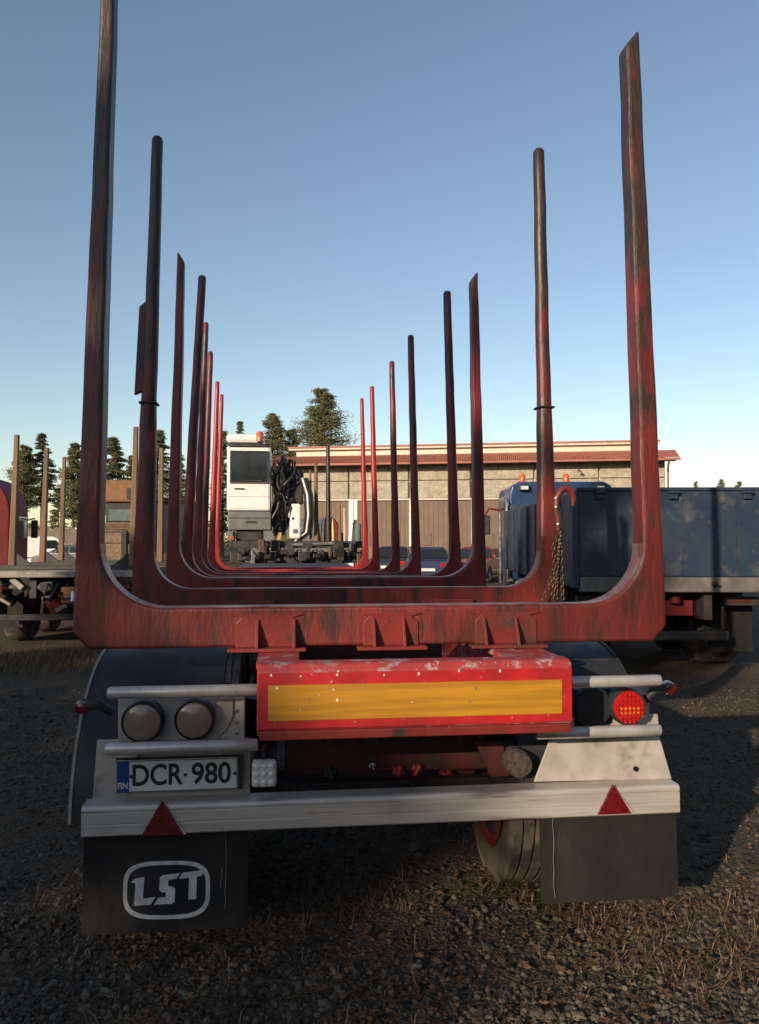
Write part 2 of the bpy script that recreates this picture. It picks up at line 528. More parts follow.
# ------------------------------------------------------------------ trees
def needles(mb, c, rad, n, size, r_, flat=.7):
    for _ in range(n):
        d = Vector((r_.gauss(0, 1), r_.gauss(0, 1), r_.gauss(0, 1))).normalized() * rad * (r_.random() ** .55)
        d.z *= flat
        p = c + d
        a = Vector((r_.gauss(0, 1), r_.gauss(0, 1), r_.gauss(0, .6))).normalized()
        b = a.cross(Vector((r_.gauss(0, 1), r_.gauss(0, 1), r_.gauss(0, 1)))).normalized()
        l, wd = size * r_.uniform(.6, 1.3), size * r_.uniform(.22, .45)
        mb.add([p - a * l * .5, p + b * wd * .5, p + a * l * .5, p - b * wd * .5], [(0, 1, 2, 3)])
def pine(loc, h, crown_from, width, label, group, seed, kind='pine', dens=1.0, leaf=.21, name='pine_tree'):
    r_ = random.Random(seed)
    t = thing(name, label, 'tree', loc, r_.uniform(0, 6), group)
    tr = MB()
    bx_, by_ = r_.uniform(-.25, .25), r_.uniform(-.25, .25)
    def tp(f):
        return Vector((bx_ * math.sin(f * 2.4), by_ * math.sin(f * 3.0), f * h))
    pts = [tp(i / 8) for i in range(9)]
    tr.tube([pts[0] - Vector((0, 0, .15))] + pts, [h * .019] + [h * .018 * (1 - i / 8.6) for i in range(9)], 8)
    cr = MB()
    nl = int(115 * dens)
    for k in range(nl):
        f = crown_from + (1 - crown_from) * (k + r_.random()) / nl
        q = (f - crown_from) / (1 - crown_from)
        if kind == 'pine':
            reach = width * .78 * (.10 + .95 * (1 - q) ** .75) * min(1, .55 + q * 2.2) * r_.uniform(.5, 1.12)
            rise = r_.uniform(-.1, .35)
        else:
            reach = width * (1.04 - q) ** .85 * r_.uniform(.6, 1.1)
            rise = r_.uniform(-.35, .02)
        ang = r_.uniform(0, 2 * PI)
        a = tp(f)
        d = Vector((math.cos(ang), math.sin(ang), rise))
        e = a + d * reach
        tr.tube([a, a.lerp(e, .5) + Vector((0, 0, .05 * reach)), e], [h * .0045, h * .003, h * .0012], 5)
        ncl = 3 if kind == 'pine' else 4
        for j in range(ncl):
            s = .35 + .65 * (j + r_.random() * .6) / ncl
            needles(cr, a.lerp(e, min(s, 1)) + Vector((0, 0, .05)), max(.35, reach * (.42 if kind == 'pine' else .36)), int(30 * dens), leaf, r_, .55 if kind == 'pine' else .3)
    needles(cr, tp(1.0), .3, 14, leaf * .8, r_)
    needles(cr, tp(.97), .45, 18, leaf * .8, r_)
    tr.build('trunk', 'bark', t, smooth=True)
    cr.build('crown', 'pine_needles' if kind == 'pine' else 'spruce_needles', t)
    return t
def tree_px(px, ytop, d, cf, wpx, label, seed, kind, dens=1.0, group='trees at the yard edge'):
    h = CAM.z + (HOR - ytop) * d / F_PX
    return pine(at(px, d), h, cf, wpx * d / F_PX * (2.1 if kind == 'pine' else 2.1), label, group, seed, kind, dens)
tree_px(322, 390, 70, .46, 29, 'tallest bushy pine rising above the left end of the workshop roof', 11, 'pine', 1.7)
tree_px(292, 430, 74, .35, 17, 'pine crown filling the gap left of the tallest pine', 21, 'pine', 1.2)
tree_px(273, 415, 72, .46, 20, 'rounded pine directly behind the white crane cabin', 12, 'pine', 1.3)
tree_px(240, 422, 80, .3, 8, 'small pointed treetop just above the white crane cabin roof', 13, 'spruce', .8)
tree_px(222, 432, 78, .2, 12, 'dark pine seen left of the white crane cabin', 14, 'pine', 1.0)
tree_px(25, 447, 66, .45, 15, 'leftmost pine with a full crown behind the first wooden stake', 15, 'pine', 1.3)
tree_px(41, 434, 68, .46, 13, 'tall thin pine with airy layered branches between two wooden stakes', 16, 'spruce', .8)
tree_px(75, 445, 66, .35, 13, 'dense pine half hidden by the left front red stake', 17, 'pine', 1.2)
tree_px(57, 489, 84, .1, 8, 'low dark spruce between the second and third wooden stakes', 18, 'spruce', .8)
tree_px(113, 438, 66, .40, 15, 'spruce rising above the rusty brown machine cabin', 19, 'spruce', 1.2)
tree_px(131, 456, 72, .3, 10, 'smaller spruce close against the second red stake', 20, 'spruce', .9)
tree_px(160, 431, 68, .38, 14, 'spruce between the second and third red stakes', 22, 'spruce', 1.1)
tree_px(175, 452, 74, .2, 14, 'pine behind the beige container body', 23, 'pine', 1.0)
tree_px(722, 480, 120, .25, 9, 'left one of the two distant pines over the blue tailgate', 24, 'pine', .8)
tree_px(741, 482, 122, .25, 8, 'right one of the two distant pines over the blue tailgate', 25, 'pine', .8)
tree_px(697, 482, 124, .3, 5, 'tiny distant treetop over the dark blue tarpaulin', 26, 'pine', .6)
tree_px(762, 487, 118, .3, 8, 'distant treetop cut by the right edge of the photograph', 27, 'pine', .6)

# low wood on the horizon, too far to count
wood = MB()
rw = random.Random(5)
for k in range(420):
    px = rw.uniform(-260, 1100)
    d = rw.uniform(130, 190)
    hh = rw.uniform(2.0, 6.5) if not (150 < px < 560) else rw.uniform(2, 8)
    p = at(px, d)
    for j in range(3):
        needles(wood, p + Vector((rw.uniform(-2, 2), rw.uniform(-2, 2), hh * (.25 + .28 * j))), 1.7 - .35 * j, 16, 1.3, rw)
wo = wood.build('far_wood', 'spruce_needles')
wo['kind'] = 'stuff'
tag(wo, 'dark line of distant woodland along the horizon', 'woodland')

back = MB()
for k in range(760):
    a = R(rw.uniform(0, 360))            # unseen wood added around the yard, heights set to cut sky light
    d = rw.uniform(44, 66)
    off = abs((math.degrees(a) - 180 - math.degrees(SUN_A) + 180) % 360 - 180)
    if off > 85 and 140 < (math.degrees(a) + 180) % 360 < 245:
        continue
    az = math.degrees(a) % 360
    hh = d * (rw.uniform(.17, .225) if off < 42 else (rw.uniform(.09, .13) if 230 < az < 345 else rw.uniform(.32, .46)))
    p = Vector((math.sin(a) * d, math.cos(a) * d, 0))
    for j in range(6):
        needles(back, p + Vector((rw.uniform(-1.2, 1.2), rw.uniform(-1.2, 1.2), hh * (.10 + .165 * j))), 2.9 - .40 * j, 15, 1.9, rw)
wo = back.build('sky_blocking_forest', 'spruce_needles')
wo['kind'] = 'stuff'
tag(wo, 'unseen forest edge added behind the camera to block low sky light', 'woodland')
# trees behind and left of the photographer: their crowns shade the left of the trailer
for i, (L_, s_, h_, wd, sd) in enumerate(((31, -4.15, 20.0, 3.7, 41), (33, -6.6, 13.6, 4.0, 42), (33, -10.4, 12.6, 4.0, 43), (34, -8.4, 13.2, 4.0, 45), (36, -4.4, 18.5, 3.9, 47))):
    bx0 = Vector((0, 0, 0))
    along = Vector((math.sin(SUN_A), math.cos(SUN_A), 0))
    acr = Vector((math.cos(SUN_A), -math.sin(SUN_A), 0))
    p = acr * s_ - along * (L_ - 3)
    lab = ['tallest spruce of the group behind the photographer', 'second tallest spruce behind the photographer, next to the tallest',
           'lowest spruce behind the photographer, farthest to the left', 'broad spruce behind the photographer, between the second tallest and the lowest',
           'slightly lower spruce hidden directly behind the tallest one, behind the photographer'][i]
    pine(p, h_, .06, wd, lab, 'spruces behind the photographer', sd, 'spruce', 1.45 if i == 0 else 1.5, .45, name='spruce_tree')

# ------------------------------------------------------------------ fence far left
fn = thing('board_fence', 'weathered vertical board fence behind the white van', 'fence', at(10, 62), 0)
a0, b0 = at(-30, 62), at(215, 64)
ln = (b0 - a0)
nb_ = 110
for k in range(nb_):
    p = a0.lerp(b0, (k + .5) / nb_) - fn.location
    hgt = 2.75 + rw.uniform(-.12, .12)
    MB().box(p.x - .085, p.x + .085, p.y, p.y + .04, .1, hgt).build('board', 'fence_wood', fn)
for zz in (.6, 2.2):
    MB().box(a0.x - fn.location.x, b0.x - fn.location.x, .06, .14, zz, zz + .12, Matrix.Translation((0, a0.y - fn.location.y, 0)) @ Matrix.Rotation(0, 4, 'Z')).build('rail', 'fence_wood', fn)

# ------------------------------------------------------------------ cars
def wheel(parent, c, r, wdt, ax=(1, 0, 0), tm='tyre', rm='cab_grey', n=20):
    c = Vector(c)
    t = MB().lathe([(r * .62, -wdt / 2), (r * .93, -wdt / 2), (r, -wdt * .36), (r, wdt * .36), (r * .93, wdt / 2), (r * .62, wdt / 2)], c, ax, n).build('wheel', tm, parent, smooth=True)
    MB().lathe([(r * .60, -wdt * .46), (r * .60, -wdt * .52), (r * .45, -wdt * .40), (r * .2, -wdt * .40), (r * .18, -wdt * .52), (.01, -wdt * .52)], c, ax, n, False) \
        .lathe([(r * .60, wdt * .46), (r * .60, wdt * .52), (r * .45, wdt * .40), (r * .2, wdt * .40), (r * .18, wdt * .52), (.01, wdt * .52)], c, ax, n, False).build('rim', rm, t, smooth=True)
    return t
def car(label, body, loc, rz, cat='car', name='parked_car', L_=4.4, W=1.78, group='parked cars'):
    t = thing(name, label, cat, loc, rz, group)
    prof = [(-2.2, .35), (-2.2, .72), (-2.1, .92), (-1.55, .98), (-1.25, 1.02), (1.15, 1.0), (1.35, .96), (2.0, .84), (2.18, .70), (2.2, .35), (1.72, .30), (1.62, .52), (1.36, .64), (1.1, .52), (1.0, .28), (-1.0, .28), (-1.1, .52), (-1.36, .64), (-1.62, .52), (-1.72, .30)]
    MB().prism(prof, -W / 2, W / 2, 'X').build('body', body, t, smooth=False, bevel=.06, seg=3)
    h0, h1 = .96, 1.46
    def ring(z, yb, yf, ww):
        return [(-ww, yb, z), (ww, yb, z), (ww, yf, z), (-ww, yf, z)]
    MB().loft([ring(h0, -1.75, 1.25, W / 2 - .06), ring(h1 - .08, -1.15, .42, W / 2 - .24), ring(h1, -1.0, .25, W / 2 - .32)]).build('cabin', body, t, bevel=.05, seg=3)
    def pane(pts, nm):
        return MB().add(pts, [(0, 1, 2, 3)]).build(nm, 'glass_dark', t)
    a, b = W / 2 - .12, W / 2 - .26
    pane([(-a, -1.73, 1.02), (a, -1.73, 1.02), (b, -1.22, 1.375), (-b, -1.22, 1.375)], 'rear_window')
    pane([(-a, 1.23, 1.02), (a, 1.23, 1.02), (b, .49, 1.375), (-b, .49, 1.375)], 'windscreen')
    for s in (-1, 1):
        x0, x1 = s * (W / 2 - .065), s * (W / 2 - .215)
        pane([(x0, -1.35, 1.03), (x0, -.12, 1.03), (x1, -.12, 1.36), (x1, -1.0, 1.36)], 'side_window')
        pane([(x0, -.02, 1.03), (x0, .98, 1.03), (x1, .40, 1.36), (x1, -.02, 1.36)], 'side_window')
        MB().box(s * .62 - .16, s * .62 + .16, -2.23, -2.10, .68, .86).build('tail_lamp', 'lamp_red', t, bevel=.02)
        MB().box(s * .62 - .18, s * .62 + .18, 2.06, 2.2, .62, .76).build('headlight', 'lamp_white', t, bevel=.03)
        MB().box(s * (W / 2 + .02) - .07, s * (W / 2 + .02) + .07, .55, .72, 1.0, 1.12).build('mirror', body, t, bevel=.03)
        for yy in (-1.36, 1.36):
            wheel(t, (s * (W / 2 - .12), yy, .31), .31, .2, rm='chrome')
    MB().box(-.26, .26, -2.235, -2.19, .55, .66).build('number_plate', 'plate_white', t)
    return t
car('dark blue car parked before the workshop doors, seen between red stakes', 'car_navy', at(430, 32), R(-12))
car('red car right of the dark blue car, before the workshop', 'car_red', at(478, 33.5), R(150))
car('dark car parked left of the workshop doors behind the far red stakes', 'car_black', at(398, 35), R(-20))
car('grey car right of the white van, behind the wooden stakes', 'car_grey', at(74, 47), R(80))
car('black car farther right, partly hidden by the left front red stake', 'car_black', at(82, 53), R(78))

def van(label, loc, rz):
    t = thing('delivery_van', label, 'van', loc, rz)
    W = 1.95
    prof = [(-2.5, .4), (-2.5, 1.85), (-2.4, 1.98), (1.0, 1.98), (1.3, 1.86), (1.85, 1.2), (2.4, 1.02), (2.5, .85), (2.5, .4), (1.95, .35), (1.85, .6), (1.55, .72), (1.25, .6), (1.15, .33), (-1.15, .33), (-1.25, .6), (-1.55, .72), (-1.85, .6), (-1.95, .35)]
    MB().prism(prof, -W / 2, W / 2, 'X').build('body', 'van_white', t, bevel=.07, seg=3)
    MB().add([(-.82, 1.335, 1.83), (.82, 1.335, 1.83), (.86, 1.855, 1.23), (-.86, 1.855, 1.23)], [(0, 1, 2, 3)]).build('windscreen', 'glass_dark', t)
    for s in (-1, 1):
        x = s * (W / 2 + .006)
        MB().prism([(.25, 1.22), (1.62, 1.22), (1.2, 1.75), (.25, 1.75)], x - .004, x + .004, 'X').build('side_window', 'glass_dark', t)
        MB().box(x - .01, x + .01, -2.3, 2.2, .62, .70).build('rubbing_strip', 'cab_grey', t)
        MB().box(s * .75 - .15, s * .75 + .15, 2.38, 2.52, .78, .95).build('headlight', 'lamp_white', t, bevel=.03)
        MB().box(s * .88 - .07, s * .88 + .07, -2.54, -2.45, .9, 1.4).build('tail_lamp', 'lamp_red', t)
        MB().box(s * 1.08 - .08, s * 1.08 + .08, 1.3, 1.42, 1.2, 1.45).build('mirror', 'cab_grey', t, bevel=.03)
        for yy in (-1.55, 1.55):
            wheel(t, (s * (W / 2 - .14), yy, .34), .34, .22)
    return t
van('white delivery van beyond the wooden stakes, glinting in the sun', at(38, 50), R(-80))

# ------------------------------------------------------------------ red truck cab at far left
def truck_cab(t, body, x0, x1, y0, y1, z0, z1, roof=.35, rear_only=False):
    """a cab-over: y1 is the front"""
    prof = [(y0, z0), (y0, z1 - .1), (y0 + .25, z1 + roof * .55), (y0 + .9, z1 + roof), (y1 - .7, z1 + roof * .75), (y1 - .15, z1 - .15), (y1, z0 + (z1 - z0) * .48), (y1, z0)]
    MB().prism(prof, x0, x1, 'X').build('cab_body', body, t, bevel=.10, seg=4)
    zm = z0 + (z1 - z0) * .5
    MB().add([(x0 + .12, y1 + .012, zm), (x1 - .12, y1 + .012, zm), (x1 - .2, y1 - .135, z1 - .22), (x0 + .2, y1 - .135, z1 - .22)], [(0, 1, 2, 3)]).build('windscreen', 'glass_dark', t)
    for x, s in ((x0, -1), (x1, 1)):
        MB().prism([(y1 - 1.15, zm), (y1 - .12, zm), (y1 - .28, z1 - .2), (y1 - 1.15, z1 - .2)], x + s * .012 - .004, x + s * .012 + .004, 'X').build('side_window', 'glass_dark', t)
        MB().box(x + s * .012 - .008, x + s * .012 + .008, y1 - .95, y1 - .75, zm - .22, zm - .18).build('door_handle', 'machine_black', t)
        mr = MB().box(x + s * .24 - .1, x + s * .24 + .1, y1 - .05, y1 + .10, zm + .05, z1 - .25).build('mirror', 'machine_black', t, bevel=.03)
        MB().tube([(x, y1 - .1, z1 - .15), (x + s * .22, y1, z1 - .12), (x + s * .24, y1, z1 - .3)], .022).build('mirror_arm', 'machine_black', mr)
rt = thing('red_truck', 'dark red truck cab with rounded roof at the left edge, behind the wooden stakes', 'truck', at(-22, 25), R(4))
sh_ = [(1.22, .75), (1.22, 2.55)] + [(1.22 - .95 + .95 * math.cos(R(a)), 2.55 + 1.2 * math.sin(R(a))) for a in range(10, 91, 10)]
rp_ = sh_ + [(-x, z) for x, z in sh_[::-1]]
rcb = MB().prism(rp_, -1.0, 1.2).build('cab_body', 'red_cab', rt, bevel=.06, seg=3)
MB().box(-.9, .9, -1.012, -1.002, 1.9, 2.7).build('rear_window', 'glass_dark', rcb)
MB().box(-.95, .95, 1.202, 1.212, 1.8, 2.7).build('windscreen', 'glass_dark', rcb)
for s in (-1, 1):
    MB().box(s * 1.226 - .004, s * 1.226 + .004, 0, 1.0, 1.8, 2.5).build('side_window', 'glass_pale', rcb)
    m_ = MB().box(s * 1.45 - .1, s * 1.45 + .1, 1.0, 1.15, 1.8, 2.4).build('mirror', 'machine_black', rcb, bevel=.03)
    MB().tube([(s * 1.22, 1.05, 2.4), (s * 1.45, 1.07, 2.46), (s * 1.45, 1.07, 2.35)], .025).build('mirror_arm', 'machine_black', m_)
MB().box(-.45, .45, -5, 1.0, .6, .85).build('chassis', 'machine_black', rt)
for s in (-1, 1):
    for yy in (.2, -3.4):
        wheel(rt, (s * 1.0, yy, .5), .5, .3)
    MB().prism([(yy_ := .2 + .62 * math.cos(a), .55 + .62 * math.sin(a)) for a in [R(x) for x in range(0, 181, 20)]] + [(.2 + .56 * math.cos(a), .55 + .56 * math.sin(a)) for a in [R(x) for x in range(180, -1, -20)]], s * 1.0 - .17, s * 1.0 + .17, 'X').build('mudguard', 'machine_black', rt)

# ------------------------------------------------------------------ log truck parked on the left
def ground_at(x, y, z=0):
    return Vector((x, y, z))
lt = thing('stake_trailer', 'grey decked log trailer with wooden stakes at the left edge', 'trailer', (-3.58, 12.7, 0), 0)
HW = 1.28
MB().box(-HW, HW, 0, .14, 1.13, 1.22).build('rear_beam', 'deck_grey', lt, bevel=.012)
MB().box(-HW, HW, .14, 7.3, 1.17, 1.23).build('deck', 'deck_grey', lt)
for x in (-.45, .45):
    MB().box(x - .05, x + .05, .16, 8.6, .80, 1.168).build('chassis_rail', 'machine_black', lt)
for yy in (.55, 2.3, 4.05):
    bm_ = MB().box(-HW, HW, yy - .06, yy + .06, 1.231, 1.31).build('bolster', 'machine_black', lt, bevel=.01)
for (yy, px_t, py_t, px_b, r_, s) in ((.55, 17, 435, 12.5, .050, -1), (2.3, 47, 448, 42.5, .050, -1), (4.05, 64.5, 457, 61, .046, -1), (.55, 136, 427, 133, .052, 1), (2.3, 161.5, 448, 160, .050, 1), (4.05, 173, 457, 172, .05, 1)):
    tp_ = P(px_t, py_t, 12.7 + yy)
    bs_ = P(px_b, 563, 12.7 + yy)
    xa, xb = bs_.x + 3.58, tp_.x + 3.58
    MB().loft([[(xx + dx * r_ * k, yy + dy * r_ * k, z) for dx, dy in ((-1, -.7), (-.7, -1), (.7, -1), (1, -.7), (1, .7), (.7, 1), (-.7, 1), (-1, .7))] for xx, z, k in ((xa, 1.312, 1.15), (xb, tp_.z, .72))]).build('stake', 'wood_stake', lt)
    MB().prism([(xa - s * .075, 1.311), (xa - s * .075, 1.50), (xa - s * .30, 1.3115), (xa - s * .30, 1.311)], yy - .04, yy + .04).build('stake_gusset', 'machine_black', lt)
for yy in (1.4, 2.75, 6.9):
    for s in (-1, 1):
        wheel(lt, (s * 1.0, yy, .5), .5, .36)
    MB().tube([(-1, yy, .5), (1, yy, .5)], .07).build('axle', 'machine_black', lt)
for s in (-1, 1):
    MB().box(s * .98 - .26, s * .98 + .26, .55, .60, .30, .92).build('mudflap', 'rubber_flap', lt)
    MB().box(s * .95 - .10, s * .95 + .10, -.02, .04, .92, 1.02).build('tail_lamp', 'reflector_red', lt)
for k in range(34):
    x, z_ = rw.uniform(-1.2, 1.0), rw.uniform(.50, 1.08)
    Mx = Matrix.Translation((x, rw.uniform(.12, .5), z_)) @ Matrix.Rotation(rw.uniform(-1, 1), 4, 'Y') @ Matrix.Rotation(rw.uniform(-.5, .5), 4, 'X')
    a_, b_, c_ = rw.uniform(.02, .10), rw.uniform(.02, .08), rw.uniform(.02, .12)
    MB().box(-a_, a_, -b_, b_, -c_, c_, Mx).build('bracket', ('machine_black', 'dark_steel', 'machine_black', 'hose_black', 'chain_steel', 'red_cab', 'deck_grey')[k % 7], lt, bevel=.01)
MB().box(-1.0, 1.0, .02, .12, .46, .56).build('underrun_bar', 'dark_steel', lt, bevel=.01)
MB().tube([(.25, .0, .92), (.25, -.16, .9), (.25, -.22, .78), (.3, -.16, .70)], .035).build('coupling', 'chrome', lt, smooth=True)
MB().box(.02, .5, .0, .1, .72, .98).build('coupling_plate', 'rust_orange', lt, bevel=.02)
MB().lathe([(.11, 0), (.12, .02), (.12, .38), (.11, .4)], (.72, .1, .74), (0, 1, 0), 14).build('air_tank', 'deck_grey', lt, smooth=True)
MB().lathe([(.10, 0), (.11, .02), (.11, .3), (.10, .32)], (-.1, .1, .66), (0, 1, 0), 14).build('air_tank', 'red_cab', lt, smooth=True)
for k in range(7):
    x = -.2 + k * .15
    MB().tube([(x, .1, 1.03), (x + rw.uniform(-.1, .1), -.06, .8), (x + rw.uniform(-.2, .2), .02, .66 + rw.uniform(0, .15))], .016, 6).build('air_hose', 'hose_black', lt)
MB().box(-.06, .06, 8.6, 9.8, .85, 1.0).build('drawbar', 'machine_black', lt)

# ------------------------------------------------------------------ rusty brown machine + beige container
rm = thing('old_machine', 'rusty brown machine cabin with orange roof box seen between red stakes', 'machine', at(124, 25), R(2))
MB().box(-.62, .75, 0, 1.7, 2.95, 3.66).build('roof_box', 'rust_orange', rm, bevel=.05)
MB().box(.08, .22, -.05, .0, 3.05, 3.40).build('roof_vent', 'machine_black', rm)
MB().box(-.6, .73, .12, 1.65, 2.30, 2.949).build('cabin', 'machine_black', rm, bevel=.03)
MB().box(-.5, .64, .09, .119, 2.35, 2.72).build('cabin_window', 'glass_pale', rm)
MB().box(-.7, .8, .02, 1.9, 1.62, 2.299).build('upper_body', 'weathered_brown', rm, bevel=.05)
for k in range(6):
    MB().box(-.62, .72, -.03, .02, 1.98 + k * .05, 2.005 + k * .05).build('louvre', 'weathered_brown', rm)
MB().box(-.72, .82, -.02, 2.2, .72, 1.619).build('lower_body', 'weathered_brown', rm, bevel=.04)
MB().box(-.08, .10, -.08, -.02, .95, 2.05).build('exhaust_stack', 'machine_black', rm, bevel=.02)
MB().box(-.9, 1.0, -.1, 2.4, .55, .719).build('frame', 'weathered_brown', rm, bevel=.03)
for s in (-.85, .95):
    for yy in (.25, 1.9):
        wheel(rm, (s, yy, .48), .48, .3)
bc = thing('container_body', 'pale beige box body between the second and third red stakes', 'container', at(166, 27), R(0))
MB().box(-.95, .9, 0, 4, .45, 2.98).build('box', 'beige_panel', bc, bevel=.02)
for k in range(5):
    MB().box(-.86 + k * .4, -.80 + k * .4, -.025, .0, .5, 2.9).build('rib', 'beige_panel', bc)
MB().box(-1.0, .95, -.03, 4.05, 2.981, 3.10).build('roof_rail', 'rust_orange', bc)
for x in (-.7, .65):
    for yy in (.3, 3.6):
        MB().box(x - .1, x + .1, yy - .1, yy + .1, 0, .45).build('support', 'machine_black', bc)

# ------------------------------------------------------------------ crane truck ahead of the trailer
D_CR = 16.0
ct = thing('crane_truck', 'log truck with white crane cabin and coiled black hoses ahead of the trailer', 'truck', at(295, D_CR), 0)
def ctl(px, py, y=0.0):
    p = P(px, py, ct.location.y + y)
    return Vector((p.x - ct.location.x, y, p.z))
def ctbox(x0, x1, yt, yb, a, b):
    p, q = ctl(x0, yt, a), ctl(x1, yb, a)
    return (p.x, q.x, a, b, q.z, p.z)
def ctb(nm, m, x0, x1, yt, yb, a, b, bev=.02, par=None):
    return MB().box(*ctbox(x0, x1, yt, yb, a, b)).build(nm, m, par or ct, bevel=bev)
cab = ctb('cabin', 'cab_white', 227, 270.5, 445, 511, 0.0, 1.25, .05)
ctb('cabin_window', 'glass_dark', 231.5, 267, 452, 482, -.02, 0.0, .015, cab)
ctb('seat', 'machine_black', 240, 258, 468, 482, .3, .5, .02, cab)
ctb('cabin_roof', 'cab_white', 226, 264, 433, 443.5, -.12, 1.2, .08, cab)
for (a_, b_, c_, d_) in ((230, 268.5, 450.5, 452), (230, 268.5, 482, 483.5), (230, 231.5, 452, 482), (267, 268.5, 452, 482)):
    ctb('window_seal', 'machine_black', a_, b_, c_, d_, -.026, -.001, 0, cab)
ctb('wiper', 'machine_black', 244, 262, 480, 481, -.05, -.027, 0, cab)
ctb('door_seam', 'cab_grey', 227.5, 270, 496.4, 497.0, -.004, -.0005, 0, cab)
ctb('grab_handle', 'machine_black', 234, 244, 488, 489, -.04, -.02, 0, cab)
ctb('cabin_edge', 'machine_black', 228, 271, 443.6, 446.5, -.05, .0, .0, cab)
p = ctl(260, 437, -.1)
MB().lathe([(.075, -.10), (.075, .06), (.05, .10), (.01, .11)], (p.x, -.16, p.z), (0, 0, 1), 14).build('beacon', 'lamp_amber', cab, smooth=True)
ctb('cabin_skirt', 'cab_grey', 228, 271, 511.3, 530, -.005, 1.2, .02, cab)
ctb('skirt_seam', 'machine_black', 228, 271, 517.5, 518.5, -.012, -.004, 0, cab)
ctb('foothold', 'machine_black', 246, 256, 521, 523, -.02, -.004, 0, cab)
ctb('step_box', 'cab_grey', 227.5, 233, 531, 541, -.01, .5, .01)
ctb('slew_base', 'machine_black', 236, 262, 530.2, 541, .1, 1.1, .02)
ctb('bed_beam', 'machine_black', 229, 362, 541, 548, -.05, .35, .01)
ctb('rear_crossbar', 'machine_black', 230, 362, 552, 563, -.06, .12, .015)
for k in range(40):
    px, hh, ww_ = rw.uniform(232, 361), rw.uniform(1.5, 7), rw.uniform(1, 5.5)
    yc_ = rw.uniform(545, 561)
    a_ = rw.uniform(-.30, -.07)
    ctb('bracket', ('machine_black', 'machine_black', 'dark_steel', 'hose_black', 'machine_black', 'chain_steel', 'cab_grey')[k % 7], px - ww_, px + ww_, yc_ - hh, min(565, yc_ + hh), a_, a_ + rw.uniform(.05, .2), .015)
for k in range(8):
    x_ = 236 + k * 16
    MB().tube([ctl(x_, 549, -.1), ctl(x_ + 6, 556 + rw.uniform(0, 5), -.25), ctl(x_ + 14, 550, -.12)], .02, 6).build('air_hose', 'hose_black', ct, smooth=True)
ctb('work_lamp', 'lamp_white', 260, 268, 543, 547.5, -.10, -.05, .01)
MB().box(-1.25, 1.35, .36, 8.0, .95, 1.12).build('chassis', 'machine_black', ct, bevel=.02)
for s in (-1, 1):
    for yy in (1.0, 2.4, 6.8):
        wheel(ct, (s * 1.02 + .03, yy, .5), .5, .34)
truck_cab(ct, 'cab_grey', -1.2, 1.25, 6.3, 8.3, 1.0, 2.2, .15)
# crane column, boom folded, hoses
cc = ctb('crane_column', 'machine_black', 274, 282, 475, 541, .35, .75, .03)
MB().tube([ctl(278, 478, .55), ctl(283, 461, .5), ctl(290, 480, .45), ctl(294, 505, .45)], [.14, .15, .13, .10], 8).build('boom', 'machine_black', ct, smooth=True)
ctb('boom_head', 'machine_black', 291, 303.5, 470, 504, .2, .6, .03)
MB().tube([ctl(279, 540, .3), ctl(279, 500, .25), ctl(283, 470, .25)], [.07, .06, .04], 8).build('lift_cylinder', 'machine_black', ct, smooth=True)
tk = ctb('oil_tank', 'cab_white', 289.5, 301, 503.5, 539, .0, .45, .05)
ctb('tank_cap', 'cab_grey', 293, 297, 529, 533, -.03, .0, .01, tk)
rh = random.Random(3)
for k in range(15):
    x0 = 274 + rh.uniform(-2, 12)
    pts = [ctl(x0, 535 - rh.uniform(0, 12), .1 + rh.uniform(-.1, .2))]
    amp = rh.uniform(3, 9)
    for j in range(1, 7):
        pts.append(ctl(x0 + math.sin(j * 1.1 + k) * amp + j * rh.uniform(.0, 1.4), 530 - j * 11.5 + rh.uniform(-2, 2), rh.uniform(-.05, .25)))
    MB().tube(pts, .022, 6).build('hose', 'hose_black', ct, smooth=True)
for k in range(4):
    x0 = 300 + k * 2.4
    pts = [ctl(x0, 478, .1), ctl(x0 + 5, 495, .05), ctl(x0 + 6, 515, .0), ctl(x0 + 4, 532, .05), ctl(x0 - 8, 541, .1)]
    MB().tube(pts, .024, 6).build('hose', 'hose_black' if k != 1 else 'cab_white', ct, smooth=True)
MB().tube([ctl(284, 541, .2), ctl(285, 533, .2)], [.18, .14], 10).build('valve_block', 'brass', ct)
MB().tube([ctl(292, 545, -.08), ctl(345, 543, -.08)], .035, 8).build('pipe', 'cab_grey', ct)
for px, yt, r_, mt in ((316.5, 462, .035, 'wood_stake'), (311, 470, .02, 'wood_stake'), (328.5, 446, .04, 'dark_steel'), (340, 506, .025, 'wood_stake'), (345, 508, .025, 'beige_panel')):
    MB().tube([ctl(px, 545, .2), ctl(px - .6, yt, .2)], [r_ * 1.4, r_], 8).build('stake', mt, ct, smooth=True)
for k, px in enumerate((318, 323, 333, 337, 350, 354)):
    MB().tube([ctl(px, 545, .25), ctl(px + rh.uniform(-2, 2), 525, .25), ctl(px + rh.uniform(-4, 4), 512 + rh.uniform(0, 14), .25)], [.06, .05, .02], 7).build('lever', ('red_cab', 'machine_black', 'brass', 'red_cab', 'cab_white', 'machine_black')[k], ct, smooth=True)
MB().tube([ctl(358, 546, .1), ctl(358, 524, .1)], .07, 12).build('fluid_bottle', 'glass_pale', ct, smooth=True)
ctb('ladder_rail', 'chrome', 362, 363.2, 510, 560, .1, .14, 0)
ctb('headboard_post', 'cab_white', 354, 357.5, 500, 520, .3, .36, .01)
ctb('side_light', 'lamp_amber', 230, 234, 536, 540, -.06, -.011, .01)

